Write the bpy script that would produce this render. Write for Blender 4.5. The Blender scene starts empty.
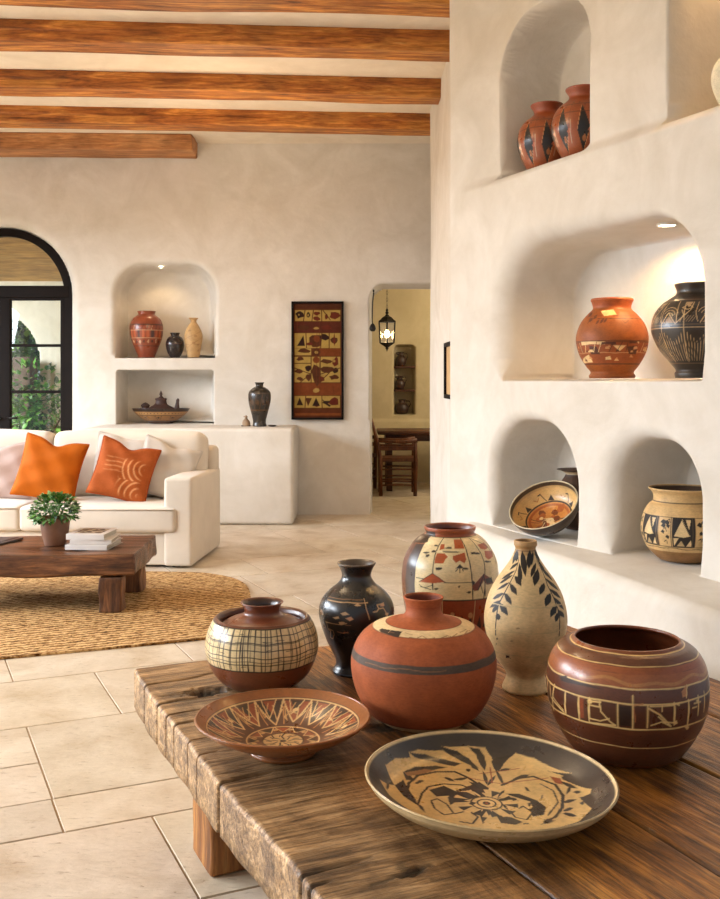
import bpy, math, random
import numpy as np
from mathutils import Vector, Matrix, noise as mnoise

random.seed(7)
RNG = np.random.default_rng(7)
SC = bpy.context.scene
COL = SC.collection
H = 1.4                      # eye height
PI = math.pi

# ------------------------------------------------------------------ colour
def _l(c):
    c = c / 255.0
    return c / 12.92 if c <= 0.04045 else ((c + 0.055) / 1.055) ** 2.4
def C(r, g, b):
    return np.array([_l(r), _l(g), _l(b)])
def C4(r, g, b):
    return (_l(r), _l(g), _l(b), 1.0)

# ------------------------------------------------------------------ frames
_n = math.hypot(460, 1000)
DA = np.array([-460 / _n, 1000 / _n])       # along the table / niche wall, into depth
DB = np.array([1000 / _n, 460 / _n])        # across, to the right
YAW = math.atan2(DA[1], DA[0])              # angle of the A direction
def AB(a, b):
    p = DA * a + DB * b
    return float(p[0]), float(p[1])
def at(px, py, Y):                          # a measured pixel at known depth -> point
    return np.array([(px - 360) * Y / 1000, Y, H - (py - 380) * Y / 1000])
def fl(px, py, z=0.0):
    Y = (H - z) * 1000 / (py - 380)
    return np.array([(px - 360) * Y / 1000, Y, z])

# ------------------------------------------------------------------ objects
def tag(o, label=None, cat=None, group=None, kind=None):
    if label: o['label'] = label
    if cat: o['category'] = cat
    if group: o['group'] = group
    if kind: o['kind'] = kind
    return o
def thing(name, label, cat, loc=(0, 0, 0), rz=0.0, group=None):
    o = bpy.data.objects.new(name, None)
    COL.objects.link(o)
    o.empty_display_size = 0.05
    o.location = loc
    o.rotation_euler = (0, 0, rz)
    return tag(o, label, cat, group)
def copy_tree(o, parent=None):
    c = o.copy(); COL.objects.link(c)
    if parent is not None: c.parent = parent
    for ch in o.children: copy_tree(ch, c)
    return c
def mk(name, V, F, mat, parent=None, loc=None, rz=0.0, smooth=True, col=None, mats=None, midx=None):
    """V (n,3) array, F list of (n,k) int arrays or one array"""
    V = np.asarray(V, dtype=np.float32)
    if not isinstance(F, list): F = [F]
    F = [np.asarray(f, dtype=np.int32) for f in F if len(f)]
    me = bpy.data.meshes.new(name)
    me.vertices.add(len(V)); me.vertices.foreach_set('co', V.ravel())
    nl = sum(f.size for f in F); npol = sum(len(f) for f in F)
    me.loops.add(nl); me.loops.foreach_set('vertex_index', np.concatenate([f.ravel() for f in F]))
    me.polygons.add(npol)
    tot = np.concatenate([np.full(len(f), f.shape[1], dtype=np.int32) for f in F])
    st = np.concatenate([[0], np.cumsum(tot)[:-1]]).astype(np.int32)
    me.polygons.foreach_set('loop_start', st)
    try: me.polygons.foreach_set('loop_total', tot)
    except Exception: pass
    me.polygons.foreach_set('use_smooth', np.full(npol, smooth, dtype=bool))
    if midx is not None: me.polygons.foreach_set('material_index', np.asarray(midx, dtype=np.int32))
    me.update(calc_edges=True)
    me.validate()
    for m in (mats or [mat]): me.materials.append(m)
    if col is not None:
        at_ = me.color_attributes.new('Col', 'FLOAT_COLOR', 'POINT')
        rgba = np.ones((len(V), 4), dtype=np.float32); rgba[:, :3] = col
        at_.data.foreach_set('color', rgba.ravel())
    o = bpy.data.objects.new(name, me); COL.objects.link(o)
    if parent is not None: o.parent = parent
    if loc is not None: o.location = loc
    o.rotation_euler = (0, 0, rz)
    return o
def gridF(nr, nc, wrap=False, flip=False):
    i = np.arange(nr - 1)[:, None]; j = np.arange(nc if wrap else nc - 1)[None, :]
    j2 = (j + 1) % nc
    a = i * nc + j; b = i * nc + j2; c = (i + 1) * nc + j2; d = (i + 1) * nc + j
    f = np.stack([a, b, c, d], -1).reshape(-1, 4)
    return f[:, ::-1] if flip else f
class MB:
    """collects pieces into one mesh"""
    def __init__(s): s.V = []; s.F = []; s.n = 0; s.c = []
    def add(s, V, F, col=None):
        V = np.asarray(V, float); F = F if isinstance(F, list) else [F]
        for f in F:
            if len(f): s.F.append(np.asarray(f) + s.n)
        s.V.append(V); s.n += len(V)
        if col is not None: s.c.append(np.tile(np.asarray(col), (len(V), 1)) if np.ndim(col) == 1 else col)
        return s
    def build(s, name, mat, parent=None, loc=None, rz=0.0, smooth=True):
        return mk(name, np.concatenate(s.V), s.F, mat, parent, loc, rz, smooth, np.concatenate(s.c) if s.c else None)

def rbox(sx, sy, sz, r=0.01, n=8, bulge=(0, 0, 0), cen=(0, 0, 0), noise_amp=0.0, nscale=6.0, seed=0.0):
    """rounded box, optionally bulging faces and rough surface; verts, faces"""
    n = max(n, 3)
    t = np.linspace(-1, 1, n + 1)
    half = np.array([sx, sy, sz]) / 2
    r = min(r, half.min() * 0.98)
    def axis(h):
        k = 3
        e = np.linspace(0, r, k + 1)
        mid = np.linspace(-h + r, h - r, n + 1)[1:-1]
        return np.concatenate([-h + e, mid, h - e[::-1]])
    ax = [axis(h) for h in half]
    Vs, Fs, off = [], [], 0
    for d in range(3):
        u, v = (d + 1) % 3, (d + 2) % 3
        for sgn in (-1, 1):
            U, W = np.meshgrid(ax[u], ax[v], indexing='ij')
            P = np.zeros(U.shape + (3,)); P[..., d] = sgn * half[d]; P[..., u] = U; P[..., v] = W
            Vs.append(P.reshape(-1, 3))
            f = gridF(len(ax[u]), len(ax[v]), flip=(sgn < 0))[:, ::-1] + off
            Fs.append(f); off += P.shape[0] * P.shape[1]
    V = np.concatenate(Vs); F = np.concatenate(Fs)
    # weld
    key = np.round(V / 1e-6).astype(np.int64)
    _, idx, inv = np.unique(key, axis=0, return_index=True, return_inverse=True)
    inv = inv.ravel(); V = V[idx]; F = inv[F]
    inner = np.clip(V, -half + r, half - r)
    dv = V - inner; ln = np.linalg.norm(dv, axis=1, keepdims=True); ln[ln < 1e-9] = 1
    # map the clipped cube corner onto a sphere
    V = inner + dv / ln * r
    q = V / half
    for d in range(3):
        if bulge[d]:
            u, v = (d + 1) % 3, (d + 2) % 3
            V[:, d] += np.sign(q[:, d]) * np.abs(q[:, d]) * bulge[d] * np.clip(1 - q[:, u] ** 2, 0, 1) * np.clip(1 - q[:, v] ** 2, 0, 1)
    if noise_amp:
        for i in range(len(V)):
            p = Vector((V[i, 0] * nscale * .35 + seed, V[i, 1] * nscale, V[i, 2] * nscale))
            V[i] += np.array(mnoise.noise_vector(p)) * noise_amp
    return V + np.array(cen), F
def xf(VF, loc=(0, 0, 0), rot=(0, 0, 0)):
    from mathutils import Euler
    M = np.array(Euler(rot).to_matrix())
    return VF[0] @ M.T + np.array(loc), VF[1]
def tube(pts, rad, n=8, cap=True):
    P = [Vector(p) for p in pts]; m = len(P)
    R = rad if hasattr(rad, '__len__') else [rad] * m
    V = []
    up = Vector((0, 0, 1))
    for i in range(m):
        t = (P[min(i + 1, m - 1)] - P[max(i - 1, 0)]).normalized()
        a = t.cross(up)
        if a.length < 1e-3: a = t.cross(Vector((0, 1, 0)))
        a.normalize(); b = a.cross(t).normalized()
        for k in range(n):
            th = 2 * PI * k / n
            V.append(P[i] + (a * math.cos(th) + b * math.sin(th)) * R[i])
    V = np.array([tuple(v) for v in V]); F = [gridF(m, n, wrap=True)]
    if cap:
        F.append(np.arange(n)[::-1].reshape(1, -1)); F.append((np.arange(n) + (m - 1) * n).reshape(1, -1))
    return V, F
def catmull(P, n):
    P = np.asarray(P, float)
    Q = np.vstack([2 * P[0] - P[1], P, 2 * P[-1] - P[-2]])
    out = []
    for i in range(len(P) - 1):
        p0, p1, p2, p3 = Q[i:i + 4]
        for t in np.linspace(0, 1, 24, endpoint=False):
            out.append(.5 * ((2 * p1) + (-p0 + p2) * t + (2 * p0 - 5 * p1 + 4 * p2 - p3) * t * t + (-p0 + 3 * p1 - 3 * p2 + p3) * t ** 3))
    out.append(P[-1]); out = np.array(out)
    s = np.concatenate([[0], np.cumsum(np.linalg.norm(np.diff(out, axis=0), axis=1))])
    ss = np.linspace(0, s[-1], n)
    return np.stack([np.interp(ss, s, out[:, k]) for k in range(out.shape[1])], 1), ss
def revolve(prof, ns):
    prof = np.asarray(prof, float); m = len(prof)
    th = -PI + 2 * PI * np.arange(ns) / ns
    X = prof[:, 0:1] * np.sin(th)[None]; Y = -prof[:, 0:1] * np.cos(th)[None]
    Z = np.repeat(prof[:, 1:2], ns, 1)
    return np.stack([X, Y, Z], -1).reshape(-1, 3), gridF(m, ns, wrap=True)

# ------------------------------------------------------------------ materials
def new_mat(name):
    m = bpy.data.materials.new(name); m.use_nodes = True
    nt = m.node_tree; b = nt.nodes['Principled BSDF']
    return m, nt, b
def N(nt, typ, **kw):
    n = nt.nodes.new(typ)
    for k, v in kw.items():
        if k in n.inputs.keys(): n.inputs[k].default_value = v
        else: setattr(n, k, v)
    return n
def L(nt, a, b): nt.links.new(a, b)
def ramp(nt, fac, stops):
    r = nt.nodes.new('ShaderNodeValToRGB'); el = r.color_ramp.elements
    while len(el) < len(stops): el.new(.5)
    for e, (p, c) in zip(el, stops): e.position = p; e.color = c
    L(nt, fac, r.inputs['Fac']); return r.outputs['Color']
def mul(nt, a, b, fac=1.0, mode='MULTIPLY'):
    m = nt.nodes.new('ShaderNodeMix'); m.data_type = 'RGBA'; m.blend_type = mode
    m.inputs['Factor'].default_value = fac
    L(nt, a, m.inputs['A']); 
    if hasattr(b, 'links'): L(nt, b, m.inputs['B'])
    else: m.inputs['B'].default_value = b
    return m.outputs['Result']
def bump(nt, bs, h, strength, dist=0.01, prev=None):
    b = N(nt, 'ShaderNodeBump'); b.inputs['Strength'].default_value = strength; b.inputs['Distance'].default_value = dist
    L(nt, h, b.inputs['Height'])
    if prev is not None: L(nt, prev, b.inputs['Normal'])
    L(nt, b.outputs['Normal'], bs.inputs['Normal']); return b.outputs['Normal']
def coords(nt, scale=(1, 1, 1), rz=0.0, kind='Object'):
    t = N(nt, 'ShaderNodeTexCoord'); mp = N(nt, 'ShaderNodeMapping')
    mp.inputs['Scale'].default_value = scale; mp.inputs['Rotation'].default_value = (0, 0, rz)
    L(nt, t.outputs[kind], mp.inputs['Vector']); return mp.outputs['Vector']
def noise(nt, vec, scale, detail=4.0, rough=.55, dist=0.0):
    n = N(nt, 'ShaderNodeTexNoise'); n.inputs['Scale'].default_value = scale; n.inputs['Detail'].default_value = detail
    n.inputs['Roughness'].default_value = rough; n.inputs['Distortion'].default_value = dist
    L(nt, vec, n.inputs['Vector']); return n.outputs['Fac']
def plain(name, c, rough=.6, var=.12, scale=8.0, bmp=.0, bscale=60.0, metal=0.0, spec=.5, sheen=0.0):
    m, nt, b = new_mat(name)
    v = coords(nt); f = noise(nt, v, scale, 5)
    base = ramp(nt, f, [(.3, tuple(x * (1 - var) for x in c[:3]) + (1,)), (.7, tuple(min(1, x * (1 + var)) for x in c[:3]) + (1,))])
    L(nt, base, b.inputs['Base Color'])
    b.inputs['Roughness'].default_value = rough; b.inputs['Metallic'].default_value = metal
    b.inputs['Specular IOR Level'].default_value = spec
    if sheen: b.inputs['Sheen Weight'].default_value = sheen
    if bmp: bump(nt, b, noise(nt, v, bscale, 3), bmp, .004)
    return m
def clay(name, rough=.5, bmp=.12, spec=.4, var=.25, coat=0.0, scale=14.0):
    """painted clay: colours come from the painted point colours, with wear on top"""
    m, nt, b = new_mat(name)
    a = N(nt, 'ShaderNodeVertexColor'); a.layer_name = 'Col'
    v = coords(nt); f = noise(nt, v, scale, 6, .65)
    w = ramp(nt, f, [(.3, (1 - var, 1 - var, 1 - var, 1)), (.62, (1.05, 1.05, 1.05, 1))])
    c = mul(nt, a.outputs['Color'], w); c = mul(nt, c, (1.0, 1.025, .93, 1))
    f2 = noise(nt, coords(nt, (1, 1, 3)), 90, 3)
    c = mul(nt, c, ramp(nt, f2, [(.3, (.86, .86, .86, 1)), (.6, (1.04, 1.04, 1.04, 1))]))
    L(nt, c, b.inputs['Base Color'])
    r = ramp(nt, f, [(.2, (rough + .15,) * 3 + (1,)), (.8, (max(.05, rough - .1),) * 3 + (1,))])
    L(nt, r, b.inputs['Roughness'])
    b.inputs['Specular IOR Level'].default_value = spec
    if coat: b.inputs['Coat Weight'].default_value = coat; b.inputs['Coat Roughness'].default_value = .25
    bump(nt, b, f2, bmp, .004)
    return m
def plaster(name, c, var=.13, warm=None):
    m, nt, b = new_mat(name)
    v = coords(nt)
    f = noise(nt, v, 2.2, 7, .62, .9); f2 = noise(nt, v, 9, 5, .6)
    lo = tuple(x * (1 - var) for x in c[:3]); lo = (lo[0], lo[1] * .98, lo[2] * .94, 1)
    base = ramp(nt, f, [(.32, lo), (.66, c)])
    base = mul(nt, base, ramp(nt, f2, [(.3, (.955, .95, .94, 1)), (.65, (1, 1, 1, 1))]))
    L(nt, base, b.inputs['Base Color']); b.inputs['Roughness'].default_value = .85
    b.inputs['Specular IOR Level'].default_value = .2
    n1 = bump(nt, b, f2, .16, .03)
    bump(nt, b, noise(nt, v, 60, 4), .08, .005, n1)
    return m
def wood(name, stops, along=0, stretch=12.0, scale=9.0, rough=.5, bmp=.35, spec=.4, dark=.0):
    m, nt, b = new_mat(name)
    sc = [1, 1, 1]; sc = [stretch if i != along else 1.0 for i in range(3)]
    v = coords(nt, tuple(x * .35 for x in sc))
    f = noise(nt, v, scale * .55, 7, .62, 1.2)
    base = ramp(nt, f, stops)
    v2 = coords(nt, tuple(x * 1.2 for x in sc)); f2 = noise(nt, v2, scale, 4, .6, .3)
    base = mul(nt, base, ramp(nt, f2, [(.3, (.62, .58, .55, 1)), (.58, (1.08, 1.06, 1.04, 1))]))
    v3 = coords(nt, (1.3, 1.3, 1.3)); f3 = noise(nt, v3, 2.6, 4)
    base = mul(nt, base, ramp(nt, f3, [(.35, (.72, .7, .68, 1)), (.65, (1.12, 1.1, 1.06, 1))]))
    L(nt, base, b.inputs['Base Color'])
    b.inputs['Roughness'].default_value = rough; b.inputs['Specular IOR Level'].default_value = spec
    bump(nt, b, f2, bmp, .006)
    return m
def emit(name, c, s):
    m, nt, b = new_mat(name)
    b.inputs['Base Color'].default_value = c; b.inputs['Emission Color'].default_value = c; b.inputs['Emission Strength'].default_value = s
    return m
def glass(name, g=.07):
    m = bpy.data.materials.new(name); m.use_nodes = True; nt = m.node_tree
    for n in list(nt.nodes): nt.nodes.remove(n)
    o = N(nt, 'ShaderNodeOutputMaterial'); t = N(nt, 'ShaderNodeBsdfTransparent'); gl = N(nt, 'ShaderNodeBsdfGlossy')
    gl.inputs['Roughness'].default_value = .02
    mx = N(nt, 'ShaderNodeMixShader'); mx.inputs[0].default_value = g
    L(nt, t.outputs[0], mx.inputs[1]); L(nt, gl.outputs[0], mx.inputs[2]); L(nt, mx.outputs[0], o.inputs[0]); return m

M = {}
M['plaster'] = plaster('warm_white_plaster', C4(220, 214, 205))
M['ceiling'] = plaster('ceiling_plaster', C4(234, 222, 204))
M['dining_plaster'] = plaster('ochre_plaster', C4(206, 190, 154))
M['loggia_plaster'] = plaster('loggia_plaster', C4(226, 220, 196))
M['beam'] = wood('beam_wood', [(.28, C4(78, 40, 14)), (.46, C4(164, 98, 40)), (.62, C4(206, 142, 68)), (.78, C4(232, 184, 112))], 0, 9, 8, .6, .5)
M['old_beam'] = wood('pale_beam_wood', [(.25, C4(120, 72, 40)), (.5, C4(176, 120, 72)), (.75, C4(214, 164, 112))], 0, 10, 6, .6, .4)
M['leg_wood'] = wood('table_leg_wood', [(.3, C4(60, 32, 12)), (.46, C4(144, 90, 42)), (.6, C4(182, 124, 64)), (.78, C4(212, 160, 96))], 2, 10, 9, .6, .5)
M['coffee_wood'] = wood('coffee_table_wood', [(.28, C4(34, 20, 12)), (.48, C4(92, 58, 36)), (.64, C4(138, 94, 60)), (.8, C4(176, 132, 92))], 0, 9, 9, .34, .5)
M['coffee_leg'] = wood('coffee_table_leg_wood', [(.3, C4(30, 18, 10)), (.48, C4(92, 58, 34)), (.7, C4(150, 104, 66))], 2, 10, 8, .55, .45)
M['chair_wood'] = wood('dark_chair_wood', [(.25, C4(50, 24, 8)), (.5, C4(98, 52, 20)), (.78, C4(140, 84, 40))], 2, 8, 9, .45, .2)
M['table_wood'] = wood('dining_table_wood', [(.25, C4(40, 20, 8)), (.5, C4(82, 44, 18)), (.78, C4(120, 72, 36))], 0, 8, 9, .4, .2)
M['sofa'] = plain('cream_linen', C4(208, 195, 178), .9, .05, 5, .25, 400, spec=.2, sheen=.2)
M['white_fabric'] = plain('pale_linen', C4(196, 186, 174), .9, .05, 6, .25, 400, spec=.2, sheen=.2)
M['mauve'] = plain('mauve_linen', C4(176, 152, 142), .9, .06, 6, .2, 400, spec=.2, sheen=.2)
M['orange'] = plain('orange_velvet', C4(176, 88, 14), .8, .14, 7, .2, 300, spec=.15)
M['iron'] = plain('black_iron', C4(22, 18, 16), .45, .2, 20, .1, 80, .3)
M['frame'] = plain('dark_bronze_frame', C4(20, 13, 10), .6, .15, 10, 0, spec=.12)
M['glass'] = glass('window_glass', .05)
M['pot'] = clay('painted_clay', .5, .12)
M['pot_gloss'] = clay('burnished_clay', .3, .08, .5, .2, .25)
M['pot_matte'] = clay('matte_clay', .62, .16, .3)
M['paint'] = clay('painted_panel', .8, .1, .2, .2)
M['paper'] = plain('book_paper', C4(186, 176, 160), .8, .05, 40)
M['cover'] = plain('white_book_cover', C4(208, 202, 198), .35, .04, 10)
M['dark_item'] = plain('dark_tray', C4(52, 42, 40), .35, .15, 10)
M['planter'] = plain('brown_stoneware', C4(112, 74, 52), .5, .18, 14, .1, 60)
M['soil'] = plain('soil', C4(52, 36, 24), .95, .3, 40, .5, 80)
def leafmat(name, rough=.45):
    m, nt, b = new_mat(name)
    a = N(nt, 'ShaderNodeVertexColor'); a.layer_name = 'Col'
    L(nt, a.outputs['Color'], b.inputs['Base Color']); b.inputs['Roughness'].default_value = rough
    b.inputs['Subsurface Weight'].default_value = 0.0
    return m
M['leaf'] = leafmat('green_leaves')
M['bark'] = plain('bark', C4(84, 66, 50), .9, .3, 20, .4, 50)
M['bulb'] = emit('lit_bulb', (1.0, .72, .36, 1), 30)
M['down'] = emit('lit_downlight', (1.0, .85, .6, 1), 25)
M['rim_white'] = plain('white_metal_ring', C4(230, 222, 208), .4, .03)
M['garden'] = plain('garden_ground', C4(110, 104, 72), .95, .25, 6)
M['loggia_ceiling'] = wood('loggia_boards', [(.25, C4(150, 112, 62)), (.5, C4(196, 158, 98)), (.78, C4(222, 190, 136))], 0, 8, 5, .7, .2)
M['stone'] = plain('brown_stone', C4(92, 76, 60), .9, .25, 9, .4, 30)

# floor: travertine, colour per slab
def floor_mat():
    m, nt, b = new_mat('travertine')
    a = N(nt, 'ShaderNodeVertexColor'); a.layer_name = 'Col'
    v = coords(nt); f = noise(nt, v, 3.2, 7, .6, .5)
    c = mul(nt, a.outputs['Color'], ramp(nt, f, [(.3, (.74, .66, .56, 1)), (.48, (.93, .90, .86, 1)), (.68, (1.06, 1.06, 1.06, 1))]))
    v2 = coords(nt, (1, 3.2, 1), -YAW); f2 = noise(nt, v2, 22, 5, .7, .4)
    c = mul(nt, c, ramp(nt, f2, [(.30, (.5, .43, .36, 1)), (.39, (.95, .94, .92, 1)), (.52, (1.0, 1.0, 1.0, 1)), (.7, (1.06, 1.06, 1.06, 1))]))
    L(nt, c, b.inputs['Base Color'])
    L(nt, ramp(nt, f, [(.3, (.5,) * 3 + (1,)), (.7, (.34,) * 3 + (1,))]), b.inputs['Roughness'])
    b.inputs['Specular IOR Level'].default_value = .45
    n1 = bump(nt, b, f2, .28, .012)
    bump(nt, b, noise(nt, v, 5, 4), .25, .03, n1)
    return m
M['floor'] = floor_mat()
M['grout'] = plain('grout', C4(150, 126, 96), .9, .1, 20)

def table_mat():
    """old planks: boards run along local x, the left board is cut across (grain along local y)"""
    m, nt, b = new_mat('old_table_planks')
    t = N(nt, 'ShaderNodeTexCoord')
    def grain(scl, s, det, dist):
        mp = N(nt, 'ShaderNodeMapping'); mp.inputs['Scale'].default_value = scl
        L(nt, t.outputs['Object'], mp.inputs['Vector']); return noise(nt, mp.outputs['Vector'], s, det, .64, dist)
    ga = grain((.6, 7, 7), 5.5, 7, 1.3); gb = grain((7, .8, 7), 4.5, 7, 1.1)
    fa = grain((1.6, 26, 26), 7, 4, .4); fb = grain((26, 1.8, 26), 6, 4, .4)
    sep = N(nt, 'ShaderNodeSeparateXYZ'); L(nt, t.outputs['Object'], sep.inputs[0])
    mr = N(nt, 'ShaderNodeMapRange'); mr.inputs['From Min'].default_value = .30; mr.inputs['From Max'].default_value = .62
    L(nt, sep.outputs['Y'], mr.inputs['Value'])
    def mixf(a, c):
        x = N(nt, 'ShaderNodeMix'); L(nt, mr.outputs[0], x.inputs['Factor']); L(nt, a, x.inputs['A']); L(nt, c, x.inputs['B']); return x.outputs['Result']
    g = mixf(ga, gb); f = mixf(fa, fb)
    right = ramp(nt, g, [(.26, C4(48, 24, 8)), (.40, C4(100, 58, 20)), (.54, C4(158, 102, 38)), (.74, C4(216, 156, 74))])
    left = ramp(nt, g, [(.26, C4(44, 30, 18)), (.40, C4(112, 84, 54)), (.56, C4(156, 124, 86)), (.76, C4(204, 174, 136))])
    mx = N(nt, 'ShaderNodeMix'); mx.data_type = 'RGBA'; L(nt, mr.outputs[0], mx.inputs['Factor']); L(nt, right, mx.inputs['A']); L(nt, left, mx.inputs['B'])
    c = mul(nt, mx.outputs['Result'], ramp(nt, f, [(.36, (.42, .37, .33, 1)), (.54, (1.08, 1.07, 1.06, 1))]))
    w = grain((1.2, 2.2, 1), 2.6, 5, .8)
    c = mul(nt, c, ramp(nt, w, [(.36, (.50, .46, .43, 1)), (.52, (1.0, .99, .97, 1)), (.72, (1.3, 1.27, 1.22, 1))]))
    a = N(nt, 'ShaderNodeVertexColor'); a.layer_name = 'Col'
    c = mul(nt, c, a.outputs['Color'])
    L(nt, c, b.inputs['Base Color'])
    L(nt, ramp(nt, g, [(.25, (.5,) * 3 + (1,)), (.75, (.30,) * 3 + (1,))]), b.inputs['Roughness'])
    b.inputs['Specular IOR Level'].default_value = .5
    n1 = bump(nt, b, f, .6, .006); bump(nt, b, w, .2, .02, n1)
    return m
M['planks'] = table_mat()

def rug_mat():
    m, nt, b = new_mat('braided_jute')
    v = coords(nt, (1, 1, 1))
    wv = N(nt, 'ShaderNodeTexWave'); wv.wave_type = 'BANDS'; wv.bands_direction = 'Y'
    wv.inputs['Scale'].default_value = 6.5; wv.inputs['Distortion'].default_value = 5; wv.inputs['Detail'].default_value = 3
    wv.inputs['Detail Scale'].default_value = 6
    L(nt, v, wv.inputs['Vector'])
    v2 = coords(nt, (1, 2.6, 1)); f = noise(nt, v2, 19, 5, .75)
    mx = N(nt, 'ShaderNodeMath'); mx.operation = 'MULTIPLY'; L(nt, wv.outputs['Fac'], mx.inputs[0]); mx.inputs[1].default_value = .35
    ad = N(nt, 'ShaderNodeMath'); ad.operation = 'ADD'; L(nt, mx.outputs[0], ad.inputs[0]); L(nt, f, ad.inputs[1])
    c = ramp(nt, ad.outputs[0], [(.42, C4(78, 50, 22)), (.60, C4(156, 112, 64)), (.82, C4(216, 178, 124))])
    L(nt, c, b.inputs['Base Color']); b.inputs['Roughness'].default_value = .95; b.inputs['Specular IOR Level'].default_value = .15
    bump(nt, b, ad.outputs[0], .8, .02)
    return m
M['jute'] = rug_mat()

# ------------------------------------------------------------------ painted pots
class Canvas:
    """draws on the surface of a turned pot. Control points may be given as
    measured photo points; they are looked up on the surface first and all
    shapes are then drawn in surface coordinates (arc, height along wall)."""
    def __init__(s, V, n_out, ns, arc, R, loc, rz, flat=False):
        s.no, s.ns = n_out, ns
        s.P = V; s.N = len(V); s.flat = flat
        th = np.arctan2(V[:, 0], -V[:, 1])
        s.th = th; s.R = R; s.z = V[:, 2].copy(); s.rad = np.hypot(V[:, 0], V[:, 1])
        if flat: s.U, s.W = V[:, 0].copy(), V[:, 1].copy()
        else: s.U, s.W = th * R, arc.copy()
        s.arc = arc
        s.col = np.zeros((s.N, 3)); s.mask = np.ones(s.N, bool); s.aa = .0011; s.leafk = 1.0
        c, sn = math.cos(rz), math.sin(rz)
        X = V[:, 0] * c - V[:, 1] * sn + loc[0]; Y = V[:, 0] * sn + V[:, 1] * c + loc[1]; Z = V[:, 2] + loc[2]
        s.px = 360 + 1000 * X / Y; s.py = 380 - 1000 * (Z - H) / Y
        s.front = s.mask.copy() if flat else (np.abs(th) < 1.55)
        s.fx, s.fy, s.fs = 0, 0, 1
    def frame(s, x, y, sc): s.fx, s.fy, s.fs = x, y, sc
    def limit(s, mask): s.mask = mask; s.front = s.front & mask
    def loc(s, p):
        x = s.fx + p[0] / s.fs; y = s.fy + p[1] / s.fs
        d = (s.px - x) ** 2 + (s.py - y) ** 2
        d = np.where(s.front, d, 1e9); i = int(np.argmin(d))
        return s.U[i], s.W[i]
    def blend(s, a, c, idx=None):
        c = np.asarray(c)
        if idx is None:
            a = a * s.mask; s.col += (c - s.col) * a[:, None]
        else:
            a = a * s.mask[idx]; s.col[idx] += (c - s.col[idx]) * a[:, None]
    def base(s, c): s.col[:] = c
    def near(s, pts, m):
        p = np.array(pts); lo = p.min(0) - m; hi = p.max(0) + m
        return np.nonzero((s.U > lo[0]) & (s.U < hi[0]) & (s.W > lo[1]) & (s.W < hi[1]))[0]
    def ring(s, w0, w1, c, wob=0.0, t0=-4, t1=4):
        W = s.W + (wob * (np.sin(s.th * 5) + np.sin(s.th * 11 + 1)) if wob else 0)
        a = np.clip((W - w0) / s.aa + .5, 0, 1) * np.clip((w1 - W) / s.aa + .5, 0, 1)
        a = a * (s.th > t0) * (s.th < t1); s.blend(a, c)
    def ringr(s, r0, r1, c):
        a = np.clip((s.rad - r0) / s.aa + .5, 0, 1) * np.clip((r1 - s.rad) / s.aa + .5, 0, 1); s.blend(a, c)
    def seg_uv(s, pts, w, c):
        pts = [np.array(p) for p in pts]
        idx = s.near(pts, w + .004)
        if not len(idx): return
        Q = np.stack([s.U[idx], s.W[idx]], 1); best = np.full(len(idx), 1e9)
        for p, q in zip(pts[:-1], pts[1:]):
            d = q - p; l2 = max(1e-12, d @ d); t = np.clip(((Q - p) @ d) / l2, 0, 1)
            best = np.minimum(best, np.linalg.norm(Q - p - t[:, None] * d, axis=1))
        s.blend(np.clip((w / 2 - best) / s.aa + .5, 0, 1), c, idx)
    def poly_uv(s, pts, c):
        pts = np.array(pts); idx = s.near(pts, .004)
        if not len(idx): return
        x, y = s.U[idx], s.W[idx]; ins = np.zeros(len(idx), bool); best = np.full(len(idx), 1e9)
        Q = np.stack([x, y], 1)
        for i in range(len(pts)):
            p, q = pts[i], pts[(i + 1) % len(pts)]
            d = q - p; l2 = max(1e-12, d @ d); t = np.clip(((Q - p) @ d) / l2, 0, 1)
            best = np.minimum(best, np.linalg.norm(Q - p - t[:, None] * d, axis=1))
            cr = ((p[1] > y) != (q[1] > y)) & (x < (q[0] - p[0]) * (y - p[1]) / (q[1] - p[1] + 1e-12) + p[0])
            ins ^= cr
        sd = np.where(ins, best, -best); s.blend(np.clip(sd / s.aa + .5, 0, 1), c, idx)
    def line(s, pts, w, c): s.seg_uv([s.loc(p) for p in pts], w, c)
    def poly(s, pts, c): s.poly_uv([s.loc(p) for p in pts], c)
    def leaf(s, a, b, w, c):
        w = w * s.leafk
        a, b = np.array(a, float), np.array(b, float); d = b - a; n = np.array([-d[1], d[0]]) / (np.hypot(*d) + 1e-9) * w
        s.poly([a, a + d * .25 + n * .7, a + d * .55 + n, a + d * .8 + n * .6, b, a + d * .8 - n * .6, a + d * .55 - n, a + d * .25 - n * .7], c)
    def blob_uv(s, u, w, ru, rw, c, k=9, jit=.25, rng=random):
        s.poly_uv([(u + ru * math.cos(2 * PI * i / k) * (1 + rng.uniform(-jit, jit)), w + rw * math.sin(2 * PI * i / k) * (1 + rng.uniform(-jit, jit))) for i in range(k)], c)
    def blob(s, p, rx, ry, c, k=8, jit=.3):
        s.poly([(p[0] + rx * math.cos(2 * PI * i / k) * (1 + random.uniform(-jit, jit)), p[1] + ry * math.sin(2 * PI * i / k) * (1 + random.uniform(-jit, jit))) for i in range(k)], c)
    def z2w(s, z):
        zz = s.P[:s.no * s.ns:s.ns, 2]; aa = s.arc[:s.no * s.ns:s.ns]; k = np.argsort(zz); return float(np.interp(z, zz[k], aa[k]))

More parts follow.
